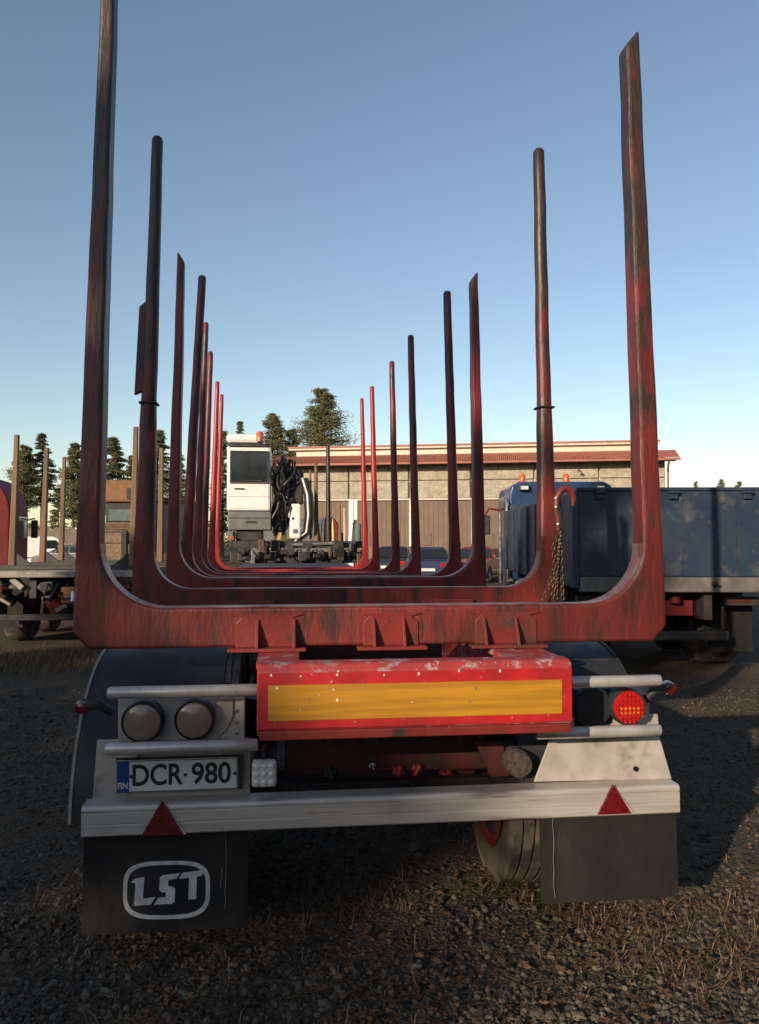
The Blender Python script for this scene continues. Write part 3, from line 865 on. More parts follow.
# ------------------------------------------------------------------ blue tipper truck on the right
bt_l = P(572, 578, 9.35)
HD = R(-8.0)
bt = thing('tipper_truck', 'dark blue tipper truck with scuffed tailgate parked on the right', 'truck', (bt_l.x, bt_l.y, 0), HD)
BW, BL = 2.55, 6.2
zf, zt = 1.13, 2.32
tg = MB().box(0.06, BW - .06, 0, .07, zf + .13, zt).build('tailgate', 'tipper_blue', bt, bevel=.012)
for x in (0, BW - .09):
    MB().box(x, x + .09, -.03, .09, zf - .02, zt - .01).build('corner_post', 'tipper_blue', bt, bevel=.012)
MB().box(.06, BW - .06, -.025, .05, zt + .002, zt + .045).build('top_rail', 'tipper_blue', tg, bevel=.01)
for x in (.35, 1.25, 2.15):
    MB().box(x - .05, x + .05, -.05, -.001, zt - .10, zt - .005).lathe([(.022, -.07), (.022, .07)], (x, -.055, zt - .02), (1, 0, 0), 10).build('hinge', 'tipper_blue', tg, bevel=.004)
for x in (.68, 1.36, 2.02):
    MB().box(x - .006, x + .006, -.004, -.0005, zf + .14, zt - .12).build('panel_seam', 'machine_black', tg)
bb = MB().box(0.092, BW - .092, -.045, .09, zf - .06, zf + .125).build('rear_beam', 'tipper_grey', bt, bevel=.012)
MB().lathe([(.035, -.0), (.035, -.03), (.015, -.05)], (1.72, -.05, zf + .04), (0, 1, 0), 10).build('latch_knob', 'machine_black', bb)
MB().box(1.70, 1.80, -.075, -.046, zf + .01, zf + .03).build('latch_bar', 'machine_black', bb)
for x, nm in ((0, 'side_board'), (BW - .06, 'side_board')):
    so_ = MB().box(x, x + .06, .092, BL, zf, zt - .02).build(nm, 'tipper_blue', bt, bevel=.01)
    for k in range(7):
        y = .7 + k * .85
        xx = x - .04 if x == 0 else x + .06
        MB().box(xx, xx + .038, y, y + .08, zf + .02, zt - .05).build('side_rib', 'tipper_blue', so_)
MB().box(.061, BW - .061, .092, BL, zf - .02, zf + .02).build('floor', 'tipper_grey', bt)
MB().box(.061, BW - .061, BL - .06, BL, zf + .021, zt + .1).build('front_board', 'tipper_blue', bt)
MB().box(.75, 2.5, 1.2, BL - .2, zt - .25, zt + .12).build('tarpaulin', 'tarp_purple', bt, bevel=.04)
for x in (.75, 1.65):
    MB().box(x, x + .1, .1, BL + 2.6, .72, zf - .061).build('chassis_rail', 'machine_black', bt)
for s, x in ((0, .05), (1, BW - .65)):
    MB().box(x, x + .58, .62, .65, .25, .92).build('mudflap', 'rubber_flap', bt, bevel=.01)
    lb = MB().box(x + .08, x + .55, .30, .42, .88, 1.0).build('lamp_board', 'machine_black', bt, bevel=.01)
    MB().box(x + .14, x + .42, .29, .30, .925, .945).build('tail_lamp', 'reflector_red', lb)
    MB().prism([(1.35 + .62 * math.cos(R(a)), .55 + .62 * math.sin(R(a))) for a in range(-10, 191, 20)] + [(1.35 + .58 * math.cos(R(a)), .55 + .58 * math.sin(R(a))) for a in range(190, -11, -20)], x, x + .58, 'X').build('mudguard', 'black_plastic', bt)
    for yy in (1.35, 2.7, 7.6):
        wheel(bt, (x + .29, yy, .51), .51, .5 if yy < 5 else .32)
MB().box(.55, 2.0, .2, .32, .45, .57).build('underrun_bar', 'machine_black', bt, bevel=.02)
MB().lathe([(.07, 0), (.07, .5)], (1.35, .25, .92), (0, 0, 1), 12).build('tipping_ram', 'red_cab', bt, smooth=True)
MB().box(.9, 1.6, .34, .6, .75, .95).build('cross_member', 'red_cab', bt)
# cab
y0 = BL + .55
cx0, cx1 = .18, BW - .18
cabt = 2.95
prof = [(cx0, .95), (cx0, cabt - .25), (cx0 + .05, cabt - .08), (cx0 + .2, cabt), (cx1 - .2, cabt), (cx1 - .05, cabt - .08), (cx1, cabt - .25), (cx1, .95), (cx1 - .12, .85), (cx0 + .12, .85)]
cb = MB().prism(prof, y0, y0 + 1.9).build('cab_body', 'cab_blue', bt, bevel=.04, seg=3)
MB().prism([(y0 + .75, 1.75), (y0 + 1.75, 1.75), (y0 + 1.55, cabt - .3), (y0 + .75, cabt - .3)], cx0 - .012, cx0 - .004, 'X').build('side_window', 'glass_dark', cb)
MB().prism([(y0 + .75, 1.75), (y0 + 1.75, 1.75), (y0 + 1.55, cabt - .3), (y0 + .75, cabt - .3)], cx1 + .004, cx1 + .012, 'X').build('side_window', 'glass_dark', cb)
MB().box(cx0 + .15, cx1 - .15, y0 + 1.9, y0 + 1.912, 1.7, cabt - .25).build('windscreen', 'glass_dark', cb)
for x in (cx0 + .3, cx1 - .3):
    lamp = MB().box(x - .1, x + .1, y0 - .13, y0 - .02, cabt - .19, cabt - .08).build('work_lamp', 'machine_black', cb, bevel=.01)
    MB().box(x - .075, x + .075, y0 - .137, y0 - .131, cabt - .17, cabt - .10).build('lens', 'lamp_white', lamp)
for x in (cx0 + .35, cx0 + 1.3):
    MB().lathe([(.09, 0), (.09, .04), (.07, .05), (.07, .17), (.04, .21), (.01, .215)], (x, y0 + .5, cabt), (0, 0, 1), 14).build('beacon', 'lamp_amber', cb, smooth=True)
MB().tube([(cx0 - .06, y0 - .1, .9), (cx0 - .06, y0 - .1, 2.45), (cx0 - .06, y0 + .0, 2.58)], .045, 10).build('air_intake', 'chrome', bt, smooth=True)
MB().tube([(cx0 - .16, y0 + .3, .8), (cx0 - .16, y0 + .3, 2.3)], .03, 8).build('grab_rail', 'chrome', bt, smooth=True)
mr = MB().box(cx0 - .42, cx0 - .20, y0 + 1.75, y0 + 1.9, 1.85, 2.3).build('mirror', 'machine_black', cb, bevel=.04)
MB().tube([(cx0, y0 + 1.8, 2.42), (cx0 - .22, y0 + 1.82, 2.46), (cx0 - .32, y0 + 1.82, 2.3)], .025, 8).build('mirror_arm', 'red_cab', mr, smooth=True)
mr = MB().box(cx1 + .20, cx1 + .42, y0 + 1.75, y0 + 1.9, 1.85, 2.3).build('mirror', 'machine_black', cb, bevel=.04)
MB().box(cx0 - .05, cx0 + .4, y0 - .2, y0 + .5, .45, .84).build('battery_box', 'machine_black', bt, bevel=.02)
MB().lathe([(.26, 0), (.28, .03), (.28, .8), (.26, .83)], (.3, 4.6, .72), (0, 1, 0), 16).build('fuel_tank', 'aluminium', bt, smooth=True)

# ------------------------------------------------------------------ THE LOG TRAILER
TR0 = Vector((.35, 3.2, 0))
tr = thing('log_trailer', 'red log trailer with tall stakes, rear number plate and mud flaps', 'trailer', TR0)
def M0():
    return MB(TR0)
# bunks: (Y, base outer left px, base outer right px, beam top row, left top (x0,x1,y), right top (x0,x1,y), slanted)
BK = [
    (3.42, 72, 667, 606, (100.5, 120.0, -45), (621, 641, 26), True),
    (4.78, 131, 560, 588, (150, 163, 136), (534.5, 547, 149), False),
    (6.39, 165, 487, 577.5, (177, 187, 250), (468, 478.5, 270), True),
    (7.22, 178.5, 462, 576, (197.5, 206, 276), (444, 452, 292), False),
    (8.82, 191, 421.5, 573, (203, 208.5, 323), (408, 414.5, 336), False),
    (9.97, 198, 400.5, 571.5, (207.5, 213, 352), (389.5, 395, 362), False),
    (11.66, 207, 380, 569, (215, 219.5, 382), (370, 374.5, 387), False),
    (12.95, 212.5, 369, 567, (219.8, 223.6, 395), (360.2, 364, 399), False),
]
for bi, (Y, xl, xr, ytp, TL, TR_, slant) in enumerate(BK):
    T = .12 if slant else .10
    yf, yb = Y - T / 2, Y + T / 2
    z1 = P(370 if bi else 400, ytp, yf).z
    z0 = z1 - .168
    xL, xR = P(xl, ytp + 15, yf).x, P(xr, ytp + 15, yf).x
    def sh(p, k):
        w_ = p[1] - p[0]
        return (p[0], p[1] - w_ * k, p[2]) if k > 0 else (p[0] - w_ * k, p[1], p[2])
    kk = .3 if slant else .05
    TL, TR_ = sh(TL, kk), sh(TR_, -kk)
    wl = .098 if slant else .10
    if bi == 1:
        wl = .118
    if bi > 4:
        wl = .10
    Rf = .27 if slant else .22
    zj = z1 + Rf + .10
    tl0, tl1 = P(TL[0], TL[2], yf), P(TL[1], TL[2], yf)
    tr0, tr1 = P(TR_[0], TR_[2], yf), P(TR_[1], TR_[2], yf)
    def lean(x, xt, z, zt_):
        return x + (xt - x) * max(0, z - z1) / (zt_ - z1)
    ch = .065
    poly = [(xL + ch, z0), (xR - ch, z0), (xR, z0 + ch)]
    rj_o, rj_i = lean(xR, tr1.x, zj, tr1.z), lean(xR - wl, tr0.x, zj, tr1.z)
    lj_o, lj_i = lean(xL, tl0.x, zj, tl0.z), lean(xL + wl, tl1.x, zj, tl0.z)
    poly += [(rj_o, zj), (rj_i, zj)]
    nA = 10
    for k in range(nA + 1):
        a = PI / 2 * k / nA
        poly.append((rj_i - Rf * (1 - math.cos(a)), z1 + Rf * (1 - math.sin(a))))
    for k in range(nA + 1):
        a = PI / 2 * (1 - k / nA)
        poly.append((lj_i + Rf * (1 - math.cos(a)), z1 + Rf * (1 - math.sin(a))))
    poly += [(lj_i, zj), (lj_o, zj), (xL, z0 + ch)]
    smat = 'stake_worn' if bi < 2 else ('stake_mid' if bi < 6 else 'stake_fresh')
    bk = M0().prism(poly, yf, yb).build('bunk', smat, tr, bevel=.014 if slant else .006, seg=3)
    if bi < 4:      # inner edge where logs rub: worn steel plus a painted sky highlight
        inn_, ofs = [], .0025
        for k in range(nA + 1):
            a = PI / 2 * k / nA
            inn_.append(((rj_i - Rf * (1 - math.cos(a)), z1 + Rf * (1 - math.sin(a))), (-math.cos(a), math.sin(a))))
        for k in range(nA + 1):
            a = PI / 2 * (1 - k / nA)
            inn_.append(((lj_i + Rf * (1 - math.cos(a)), z1 + Rf * (1 - math.sin(a))), (math.cos(a), math.sin(a))))
        lo_ = [(p_[0] - n_[0] * .002, p_[1] - n_[1] * .002) for p_, n_ in inn_]
        hi_ = [(p_[0] + n_[0] * ofs, p_[1] + n_[1] * ofs) for p_, n_ in inn_]
        M0().prism(lo_ + hi_[::-1], yf + .012, yb - .012).build('wear_highlight_strip', 'worn_edge_highlight', bk)
    smat = 'stake_worn' if bi < 2 else ('stake_mid' if bi < 6 else 'stake_fresh')
    for side, (o_, i_, to, ti) in enumerate(((lj_o, lj_i, tl0, tl1), (rj_o, rj_i, tr1, tr0))):
        rings = []
        nseg = 14
        zt_ = to.z
        wob = random.Random(bi * 2 + side)
        for k in range(nseg + 1):
            f = k / nseg
            z = zj - .04 + (zt_ - zj + .04) * f
            a, b = o_ + (to.x - o_) * f, i_ + (ti.x - i_) * f
            if bi == 1 and f > .34:         # upper tube slides in the lower sleeve
                m = (a + b) / 2
                a, b = m + (a - m) * .90, m + (b - m) * .90
            dx = wob.uniform(-.0025, .0025) if 1 < k < nseg else 0
            c_, hw = (a + b) / 2 + dx, abs(b - a) / 2
            hy = T / 2 * (1 - .22 * f) * 1.0
            sec = []
            nn = 16
            if slant:
                for sx_, sy_ in ((-hw, -hy), (hw, -hy), (hw, hy), (-hw, hy)):
                    outw = sx_ * (1 if side == 1 else -1)
                    sec.append((c_ + sx_ * .999, Y + sy_ * .999, z - (.075 * (1 - outw / hw) * .55 if k == nseg else 0)))
            else:
                ex = .22 + .63 * min(1, f * 4)
                for q in range(nn):
                    an = 2 * PI * (q + .5) / nn
                    sx_ = math.copysign(abs(math.cos(an)) ** ex, math.cos(an)) * hw * .998
                    sy_ = math.copysign(abs(math.sin(an)) ** ex, math.sin(an)) * hy * .998
                    sec.append((c_ + sx_, Y + sy_, z))
            rings.append(sec)
        if not slant:
            rings.append([( (p_[0] - c_) * .72 + c_, (p_[1] - Y) * .72 + Y, p_[2] + .018) for p_ in rings[-1]])
        st = M0().loft(rings).build('stake', smat, bk, smooth=not slant, bevel=.015 if slant else 0, seg=3)
        if bi == 1:
            f = .34
            zc = zj - .04 + (zt_ - zj + .04) * f
            a, b = o_ + (to.x - o_) * f, i_ + (ti.x - i_) * f
            M0().box(min(a, b) - .004, max(a, b) + .004, yf - .004, yb + .004, zc - .008, zc + .006).build('sleeve_collar', 'dark_steel', bk, bevel=.006)
            if side == 0:
                M0().prism([(a - .035, zc + .05), (a + .03, zc + .08), (a + .03, zc + .62), (a - .012, zc + .58)], Y - .02, Y + .02).build('stake_fin', 'stake_worn', bk, bevel=.004)
    # foot brackets with ribs under the beam
    if bi < 3:
        spans = [(228, 306, 257, 294), (357, 426, 374, 404), (470, 545, 485, 517)] if bi == 0 else []
        for (p0, p1, r0, r1) in spans:
            X0, X1 = P(p0, 640, yf - .03).x, P(p1, 640, yf - .03).x
            base = M0().box(X0, X1, yf - .075, yf - .003, z0 - .012, z0 + .002).build('bracket_foot', 'bunk_red', bk, bevel=.003)
            M0().prism([(X0 + .03, z0 + .002), (X1 - .03, z0 + .002), (X1 - .03, z0 + .10), (X1 - .055, z0 + .125), (X1 - .005, z0 + .138), (X0 + .005, z0 + .138), (X0 + .055, z0 + .125), (X0 + .03, z0 + .10)], yf - .008, yf - .0005).build('bracket_plate', 'bunk_red', bk, bevel=.002)
            for r_ in (r0, r1):
                xx = P(r_, 640, yf - .03).x
                M0().prism([(yf - .07, z0 + .002), (yf - .008, z0 + .002), (yf - .008, z0 + .118), (yf - .016, z0 + .118)], xx - .006, xx + .006, 'X').build('bracket_rib', 'bunk_red', bk, bevel=.002)
        if bi:
            for dx in (-.6, .6):
                M0().box(.35 + dx - .16, .35 + dx + .16, yf - .05, yf - .002, z0 - .01, z0 + .10).build('bracket_plate', 'bunk_red', bk, bevel=.006)
Z0 = P(400, 606, 3.36).z - .168      # underside of the rear bunk

# main frame
for x0, x1, px in ((P(258, 650, 3.2).x, P(299, 650, 3.2).x, 0), (P(497, 650, 3.2).x, P(548, 650, 3.2).x, 1)):
    M0().box(x0, x1, 3.02, 13.2, Z0 - .038, Z0 - .014).box((x0 + x1) / 2 - .012, (x0 + x1) / 2 + .012, 3.06, 13.2, Z0 - .30, Z0 - .0385).box(x0, x1, 3.4, 13.2, Z0 - .325, Z0 - .3005).build('frame_rail', 'frame_red', tr)
M0().prism([(P(350, 650, 3.3).x, 3.06), (P(490, 650, 3.3).x, 3.06), (P(455, 650, 3.3).x, 3.34), (P(362, 650, 3.3).x, 3.34)], Z0 - .07, Z0 - .058, 'Z').build('centre_plate', 'frame_red', tr, bevel=.003)
for yy in (4.1, 5.5, 7.0, 9.0, 11.0, 12.6):
    M0().box(-.1, .8, yy, yy + .1, Z0 - .34, Z0 - .06).build('cross_member', 'shaded_under_red', tr)
# rear box beam with marker board
YR = 2.95
bxl, bzl = XZ(256.5, 742, YR)
bxr, bzr = XZ(573, 728, YR)
zt_l = XZ(256.5, 669, YR)[1]
zt_r = XZ(573, 656, YR)[1]
zb_, ztt = (bzl + bzr) / 2, (zt_l + zt_r) / 2
sec = [(YR, zb_ + .035), (YR, ztt - .03), (YR + .02, ztt), (YR + .10, ztt + .002), (YR + .10, zb_), (YR + .03, zb_)]
rbx = M0().prism(sec, bxl, bxr, 'X').build('rear_beam', 'frame_red', tr, bevel=.008)
M0().box(bxl + .004, bxr - .004, YR - .006, YR - .001, zb_ + .036, ztt - .030).build('reflective_board', 'film_red', rbx, bevel=.003)
yl = P(268, 722, YR - .01)
yr_ = P(562, 678, YR - .01)
M0().box(yl.x, yr_.x, YR - .009, YR - .0062, (P(268, 722, YR).z + P(562, 711.5, YR).z) / 2, (P(268, 685.5, YR).z + P(562, 679, YR).z) / 2).build('reflective_strip', 'film_yellow', rbx)
M0().box(bxl + .01, bxr - .01, YR - .012, YR + .03, zb_ - .004, zb_ + .03).build('lower_lip', 'bunk_red', rbx, bevel=.004)
for k in range(26):
    px, py = rnd.uniform(270, 566), rnd.choice((rnd.uniform(672, 680), rnd.uniform(716, 735), rnd.uniform(684, 712)))
    q = P(px, py - (px - 270) * .022, YR - .0095)
    s = rnd.uniform(.0015, .005)
    M0().add([(q.x - s, YR - .0096, q.z - s * rnd.uniform(.5, 2)), (q.x + s, YR - .0096, q.z - s), (q.x + s * .6, YR - .0096, q.z + s * rnd.uniform(.6, 2)), (q.x - s * .8, YR - .0096, q.z + s)], [(0, 1, 2, 3)]).build('chip', 'lamp_white' if k % 3 else 'scratch', rbx)

YP = 3.40   # plane of the lamp plates
YB = 3.20   # rear face of the bumper
YROD = 3.13
# rods
def rod(px0, px1, py0, py1, nm='lamp_guard_rod', r_=.024):
    a, b = P(px0, py0, YROD), P(px1, py1, YROD)
    e = (b - a).normalized() * .006
    z = (a.z + b.z) / 2
    a.z = b.z = z
    return M0().tube([a, a + e, b - e, b], [r_ * .85, r_, r_, r_ * .85], 18).build(nm, 'steel_rod', tr, smooth=True)
rod(108, 258, 693, 690)
rod(106, 258, 749, 745)
rod(570, 660, 682.5, 680)
rod(536, 660, 733, 730.5)
for (px, py0, py1) in ((122, 693, 749), (240, 690, 746), (590, 682, 732), (640, 681, 731)):
    a, b = P(px, py0 + 3, YROD), P(px, py1 + 4, YROD)
    for q in (b,):
        M0().tube([q + Vector((0, .02, 0)), Vector((q.x, YP - .06, q.z - .05))], .009, 8).build('rod_stay', 'steel_rod', tr)
# lamp plates
def plate(pts, Y, th, nm, m, bev=.003, par=None):
    return M0().prism([XZ(a, b, Y) for a, b in pts], Y, Y + th).build(nm, m, par or tr, bevel=bev)
YL = 3.24
lp = plate([(118, 699), (245, 697), (245, 738), (118, 742)], YL, .012, 'lamp_plate', 'alu_plate')
plate([(219, 698), (233, 699), (233, 716), (226, 730), (216, 740), (206, 741), (212, 720)], YL - .012, .010, 'lamp_gusset', 'alu_plate', .002, lp)
plate([(236, 698), (244.5, 698), (244.5, 741), (229, 742), (229, 734), (236, 728)], YL - .016, .014, 'lamp_bracket', 'aluminium', .002, lp)
for (px, py) in ((236, 711), (236.5, 722), (237, 733)):
    q = P(px, py, YL - .02)
    M0().lathe([(.009, .004), (.009, -.006), (.004, -.010)], (q.x, YL - .014, q.z), (0, 1, 0), 6).build('bolt', 'chrome', lp)
for (px, py, r_) in ((142.5, 722, .081), (194.5, 720, .078)):
    q = P(px, py, YL - .06)
    ln_ = M0().lathe([(r_ * .92, .06), (r_ * 1.0, .05), (r_ * 1.02, .0), (r_ * .96, -.012), (r_ * .92, -.004)], (q.x, YL - .06, q.z), (0, 1, 0), 32).build('round_lamp', 'black_plastic', tr, smooth=True)
    M0().lathe([(r_ * .925, -.002), (r_ * .86, -.014), (r_ * .6, -.022), (.0003, -.026)], (q.x, YL - .06, q.z), (0, 1, 0), 32, False).build('lens', 'lamp_smoke', ln_, smooth=True)
# left lower plate and number plate
ll = plate([(97, 740), (250, 738), (250, 800), (92, 806)], 3.30, .010, 'tail_plate', 'alu_plate')
YN = 3.255
npc = [XZ(116, 762.5, YN), XZ(238, 755.5, YN), XZ(238.5, 788.5, YN), XZ(115.5, 794, YN)]
nx0, nx1 = npc[0][0], npc[1][0]
nz1 = (npc[0][1] + npc[1][1]) / 2
nz0 = (npc[2][1] + npc[3][1]) / 2
npt = M0().box(nx0, nx1, YN, YN + .004, nz0, nz1).build('number_plate', 'plate_white', tr, bevel=.0015)
M0().box(nx0 + .003, nx0 + .052, YN - .0015, YN - .0003, nz0 + .004, nz1 - .004).build('country_band', 'plate_blue', npt)
for (a, b, c2, d2) in ((nx0 + .002, nx1 - .002, nz1 - .005, nz1 - .002), (nx0 + .002, nx1 - .002, nz0 + .002, nz0 + .005), (nx1 - .005, nx1 - .002, nz0 + .005, nz1 - .005)):
    M0().box(a, b, YN - .0012, YN - .0002, c2, d2).build('plate_border', 'ink_black', npt)
ph = nz1 - nz0
def face(x, y, z):     # lettering facing the camera (-Y), trailer-local
    return Matrix.Translation(Vector((x, y, z)) - TR0) @ Matrix.Rotation(PI / 2, 4, 'X')
pw = nx1 - nx0
lx = nx0 + .052 + (pw - .052) / 2
text_mesh('DCR', ph * .90, 'plate_letters', 'ink_black', npt, face(nx0 + .052 + (pw - .052) * .250, YN - .0012, (nz0 + nz1) / 2), sx=.84, bold=.0022)
text_mesh('980', ph * .90, 'plate_digits', 'ink_black', npt, face(nx0 + .052 + (pw - .052) * .752, YN - .0012, (nz0 + nz1) / 2), sx=.92, bold=.0022)
M0().box(nx0 + .052 + (pw - .052) * .497, nx0 + .052 + (pw - .052) * .527, YN - .002, YN - .0002, (nz0 + nz1) / 2 - .006, (nz0 + nz1) / 2 + .006).build('plate_hyphen', 'ink_black', npt)
text_mesh('FIN', ph * .27, 'country_code', 'plate_white', npt, face(nx0 + .0275, YN - .0022, nz0 + ph * .22), sx=.8, bold=.0006)
for px_ in (nx0 + .060, nx1 - .012):
    M0().lathe([(.007, 0), (.007, -.004), (.003, -.006)], (px_, YN - .0005, (nz0 + nz1) / 2), (0, 1, 0), 8).build('plate_screw', 'ink_black', npt)
M0().box(nx0 - .002, nx1 + .018, YN + .006, YN + .02, nz0 - .003, nz1 + .006).build('plate_holder', 'black_plastic', npt)
for px in (130, 216):
    q = P(px, 754, YN - .01)
    M0().box(q.x - .03, q.x + .03, YN - .03, YN - .004, nz1 + .018, nz1 + .036).build('plate_lamp', 'aluminium', tr, bevel=.003)
# square reversing lamp
q0, q1 = P(251.5, 762, 3.16), P(276.5, 787.5, 3.16)
sq = M0().box(q0.x, q1.x, 3.16, 3.21, q1.z, q0.z).build('reversing_lamp', 'lamp_white', tr, bevel=.014, seg=3)
for i in range(3):
    for j in range(3):
        M0().lathe([(.013, 0), (.012, -.003), (.004, -.006)], (q0.x + (q1.x - q0.x) * (.2 + .3 * i), 3.159, q1.z + (q0.z - q1.z) * (.2 + .3 * j)), (0, 1, 0), 10).build('lamp_cell', 'lamp_white', sq)
M0().tube([P(264, 762, 3.2), P(264, 745, 3.2)], .01, 6).build('lamp_stay', 'shaded_under_red', tr)
# right side: smoked lamp housing, LED lamp
hb = plate([(575, 690), (613, 688), (613, 724), (575, 727)], 3.30, .05, 'lamp_housing', 'black_plastic', .006)
q = P(593, 707, 3.26)
M0().lathe([(.082, .05), (.085, .0), (.078, -.012), (.05, -.014), (.004, -.014)], (q.x, 3.26, q.z), (0, 1, 0), 28).build('round_lamp', 'black_plastic', tr, smooth=True)
q = P(628.5, 707, 3.22)
rl = M0().lathe([(.076, .08), (.080, .0), (.074, -.010), (.070, -.006)], (q.x, 3.22, q.z), (0, 1, 0), 32).build('round_lamp', 'black_plastic', tr, smooth=True)
M0().lathe([(.071, -.004), (.066, -.012), (.0003, -.016)], (q.x, 3.22, q.z), (0, 1, 0), 32, False).build('lens', 'lamp_red', rl, smooth=True)
for i in range(-3, 4):
    for j in range(-3, 4):
        x, z = i * .0185, j * .0185
        if math.hypot(x, z) < .060:
            amber = abs(j) <= 1 and j < 1 and abs(i) < 3
            M0().lathe([(.0078, .0), (.006, -.004), (.001, -.006)], (q.x + x, 3.204, q.z + z - .004), (0, 1, 0), 8).build('lamp_cell', 'lamp_amber' if amber else 'lamp_red', rl, smooth=True)
plate([(612, 688), (649, 686), (650, 726), (613, 728)], 3.30, .012, 'lamp_plate', 'alu_plate')
# right tail plate
plate([(549, 742), (660, 738), (672, 779), (534, 782)], 3.295, .010, 'tail_plate', 'alu_plate')
plate([(552, 718), (658, 714), (660, 742), (549, 746)], 3.31, .010, 'tail_plate_upper', 'alu_plate')
M0().lathe([(.012, .01), (.012, -.004)], (P(636, 769, 3.29).x, 3.292, P(636, 769, 3.29).z), (0, 1, 0), 8).build('bolt', 'dark_steel', tr)
# bumper: extruded aluminium profile with shallow grooves
bl, br = P(81, 820, YB), P(680, 797, YB)
bz0 = (P(81, 838, YB).z + P(680, 813.5, YB).z) / 2
bz1 = (P(81, 806, YB).z + P(680, 786, YB).z) / 2
hb_ = bz1 - bz0
g = .0035
sec = [(YB, bz0 + .006), (YB, bz0 + hb_ * .36), (YB + g, bz0 + hb_ * .375), (YB + g, bz0 + hb_ * .395), (YB, bz0 + hb_ * .41), (YB, bz0 + hb_ * .74), (YB + g, bz0 + hb_ * .755), (YB + g, bz0 + hb_ * .775), (YB, bz0 + hb_ * .79),
       (YB, bz1 - .016), (YB + .006, bz1 - .004), (YB + .018, bz1), (YB + .10, bz1), (YB + .10, bz0), (YB + .006, bz0)]
bp_ = M0().prism(sec, bl.x, br.x, 'X').build('bumper', 'aluminium', tr, bevel=.0025)
for (ax_, ay_, bx_, by_, cx_, cy_) in ((141, 836.5, 183, 835, 162, 800), (597.5, 815, 631.5, 813.5, 613, 784)):
    t3 = [XZ(ax_, ay_, YB - .01), XZ(bx_, by_, YB - .01), XZ(cx_, cy_, YB - .01)]
    zz = (t3[0][1] + t3[1][1]) / 2
    t3 = [(t3[0][0], zz), (t3[1][0], zz), t3[2]]
    rf = M0().prism(t3, YB - .012, YB - .0004).build('triangle_reflector', 'reflector_red', bp_, bevel=.003)
    for k in range(1, 4):
        f = k / 4.6
        m = ((t3[0][0] + t3[1][0] + t3[2][0]) / 3, (t3[0][1] + t3[1][1] + t3[2][1]) / 3)
        tt = [(m[0] + (p_[0] - m[0]) * (1 - f), m[1] + (p_[1] - m[1]) * (1 - f)) for p_ in t3]
        M0().prism(tt, YB - .012 - .0008 * k, YB - .0125 - .0008 * k).build('facet', 'reflector_red', rf)
    c2 = M0().prism([(t3[1][0] + .002, t3[1][1]), (t3[1][0] + .014, t3[1][1]), (t3[2][0] + .022, t3[2][1] - .03)], YB - .006, YB - .0008).build('reflector_bracket', 'alu_plate', bp_)
# mud flaps
YF = 3.262
def flap(pts, nm='mud_flap', lab=None):
    x0 = sum(XZ(*p_, YF)[0] for p_ in (pts[0], pts[3])) / 2
    x1 = sum(XZ(*p_, YF)[0] for p_ in (pts[1], pts[2])) / 2
    zb2 = (XZ(*pts[2], YF)[1] + XZ(*pts[3], YF)[1]) / 2
    vs_, fs_ = [], []
    nxx, nzz = 10, 8
    for side in (0, 1):
        for j in range(nzz + 1):
            for i in range(nxx + 1):
                u, v = i / nxx, j / nzz
                z = bz0 + .05 + (zb2 - bz0 - .05) * v
                bend = -.018 * v * v + .008 * math.sin(u * 5 + v * 2) * v
                vs_.append((x0 + (x1 - x0) * u, YF + bend + side * .010, z + .004 * math.sin(u * 3.0) * v))
    st_ = (nxx + 1) * (nzz + 1)
    for side in (0, 1):
        for j in range(nzz):
            for i in range(nxx):
                a = side * st_ + j * (nxx + 1) + i
                fs_.append((a, a + 1, a + nxx + 2, a + nxx + 1))
    rim = [i for i in range(nxx + 1)] + [j * (nxx + 1) + nxx for j in range(1, nzz + 1)] + [nzz * (nxx + 1) + i for i in range(nxx - 1, -1, -1)] + [j * (nxx + 1) for j in range(nzz - 1, 0, -1)]
    for k in range(len(rim)):
        a, b = rim[k], rim[(k + 1) % len(rim)]
        fs_.append((a, b, b + st_, a + st_))
    o = M0().add(vs_, fs_).build(nm, 'rubber_flap', tr, smooth=True)
    if lab:
        o['label'] = lab
    return o, x0, x1, zb2
f1, fx0, fx1, fzb = flap([(83, 836), (248, 830), (248, 919), (83, 941)], lab='black mud flap with the white oval LST emblem')
f2, gx0, gx1, gzb = flap([(540, 818), (676, 813), (677, 892), (541, 906)], lab='plain black mud flap without lettering')
def zpx(px, py):
    return XZ(70 + px / 3.995, 780 + py / 3.995, YF - .006)
def flap_y(x, z):
    u, v = (x - fx0) / (fx1 - fx0), (bz0 + .05 - z) / (bz0 + .05 - fzb)
    return YF - .018 * v * v + .008 * math.sin(u * 5 + v * 2) * v - .0028
YE = YF - .010
cx_, cy_ = 386, 436
outl, inn = [], []
for k in range(56):
    a = 2 * PI * k / 56
    c2, s2 = math.cos(a), math.sin(a)
    for lst, rx, ry in ((outl, 174, 112), (inn, 158, 97)):
        ex = .58
        x = math.copysign(abs(c2) ** ex, c2) * rx
        y = math.copysign(abs(s2) ** ex, s2) * ry
        lst.append(zpx(cx_ + x, cy_ + y - x * .035))
em = M0()
n = len(outl)
vs_ = [(p_[0], flap_y(*p_), p_[1]) for p_ in outl + inn] + [(p_[0], flap_y(*p_) + .002, p_[1]) for p_ in outl + inn]
fs_ = []
for k in range(n):
    j = (k + 1) % n
    fs_ += [(k, j, n + j, n + k), (2 * n + k, 3 * n + k, 3 * n + j, 2 * n + j), (k, 2 * n + k, 2 * n + j, j), (n + k, n + j, 3 * n + j, 3 * n + k)]
em.add(vs_, fs_).build('emblem_ring', 'emblem_white', f1)
Lp = [(243, 409), (262, 394), (297, 388), (292, 472), (343, 464), (324, 493), (257, 500), (262, 413)]
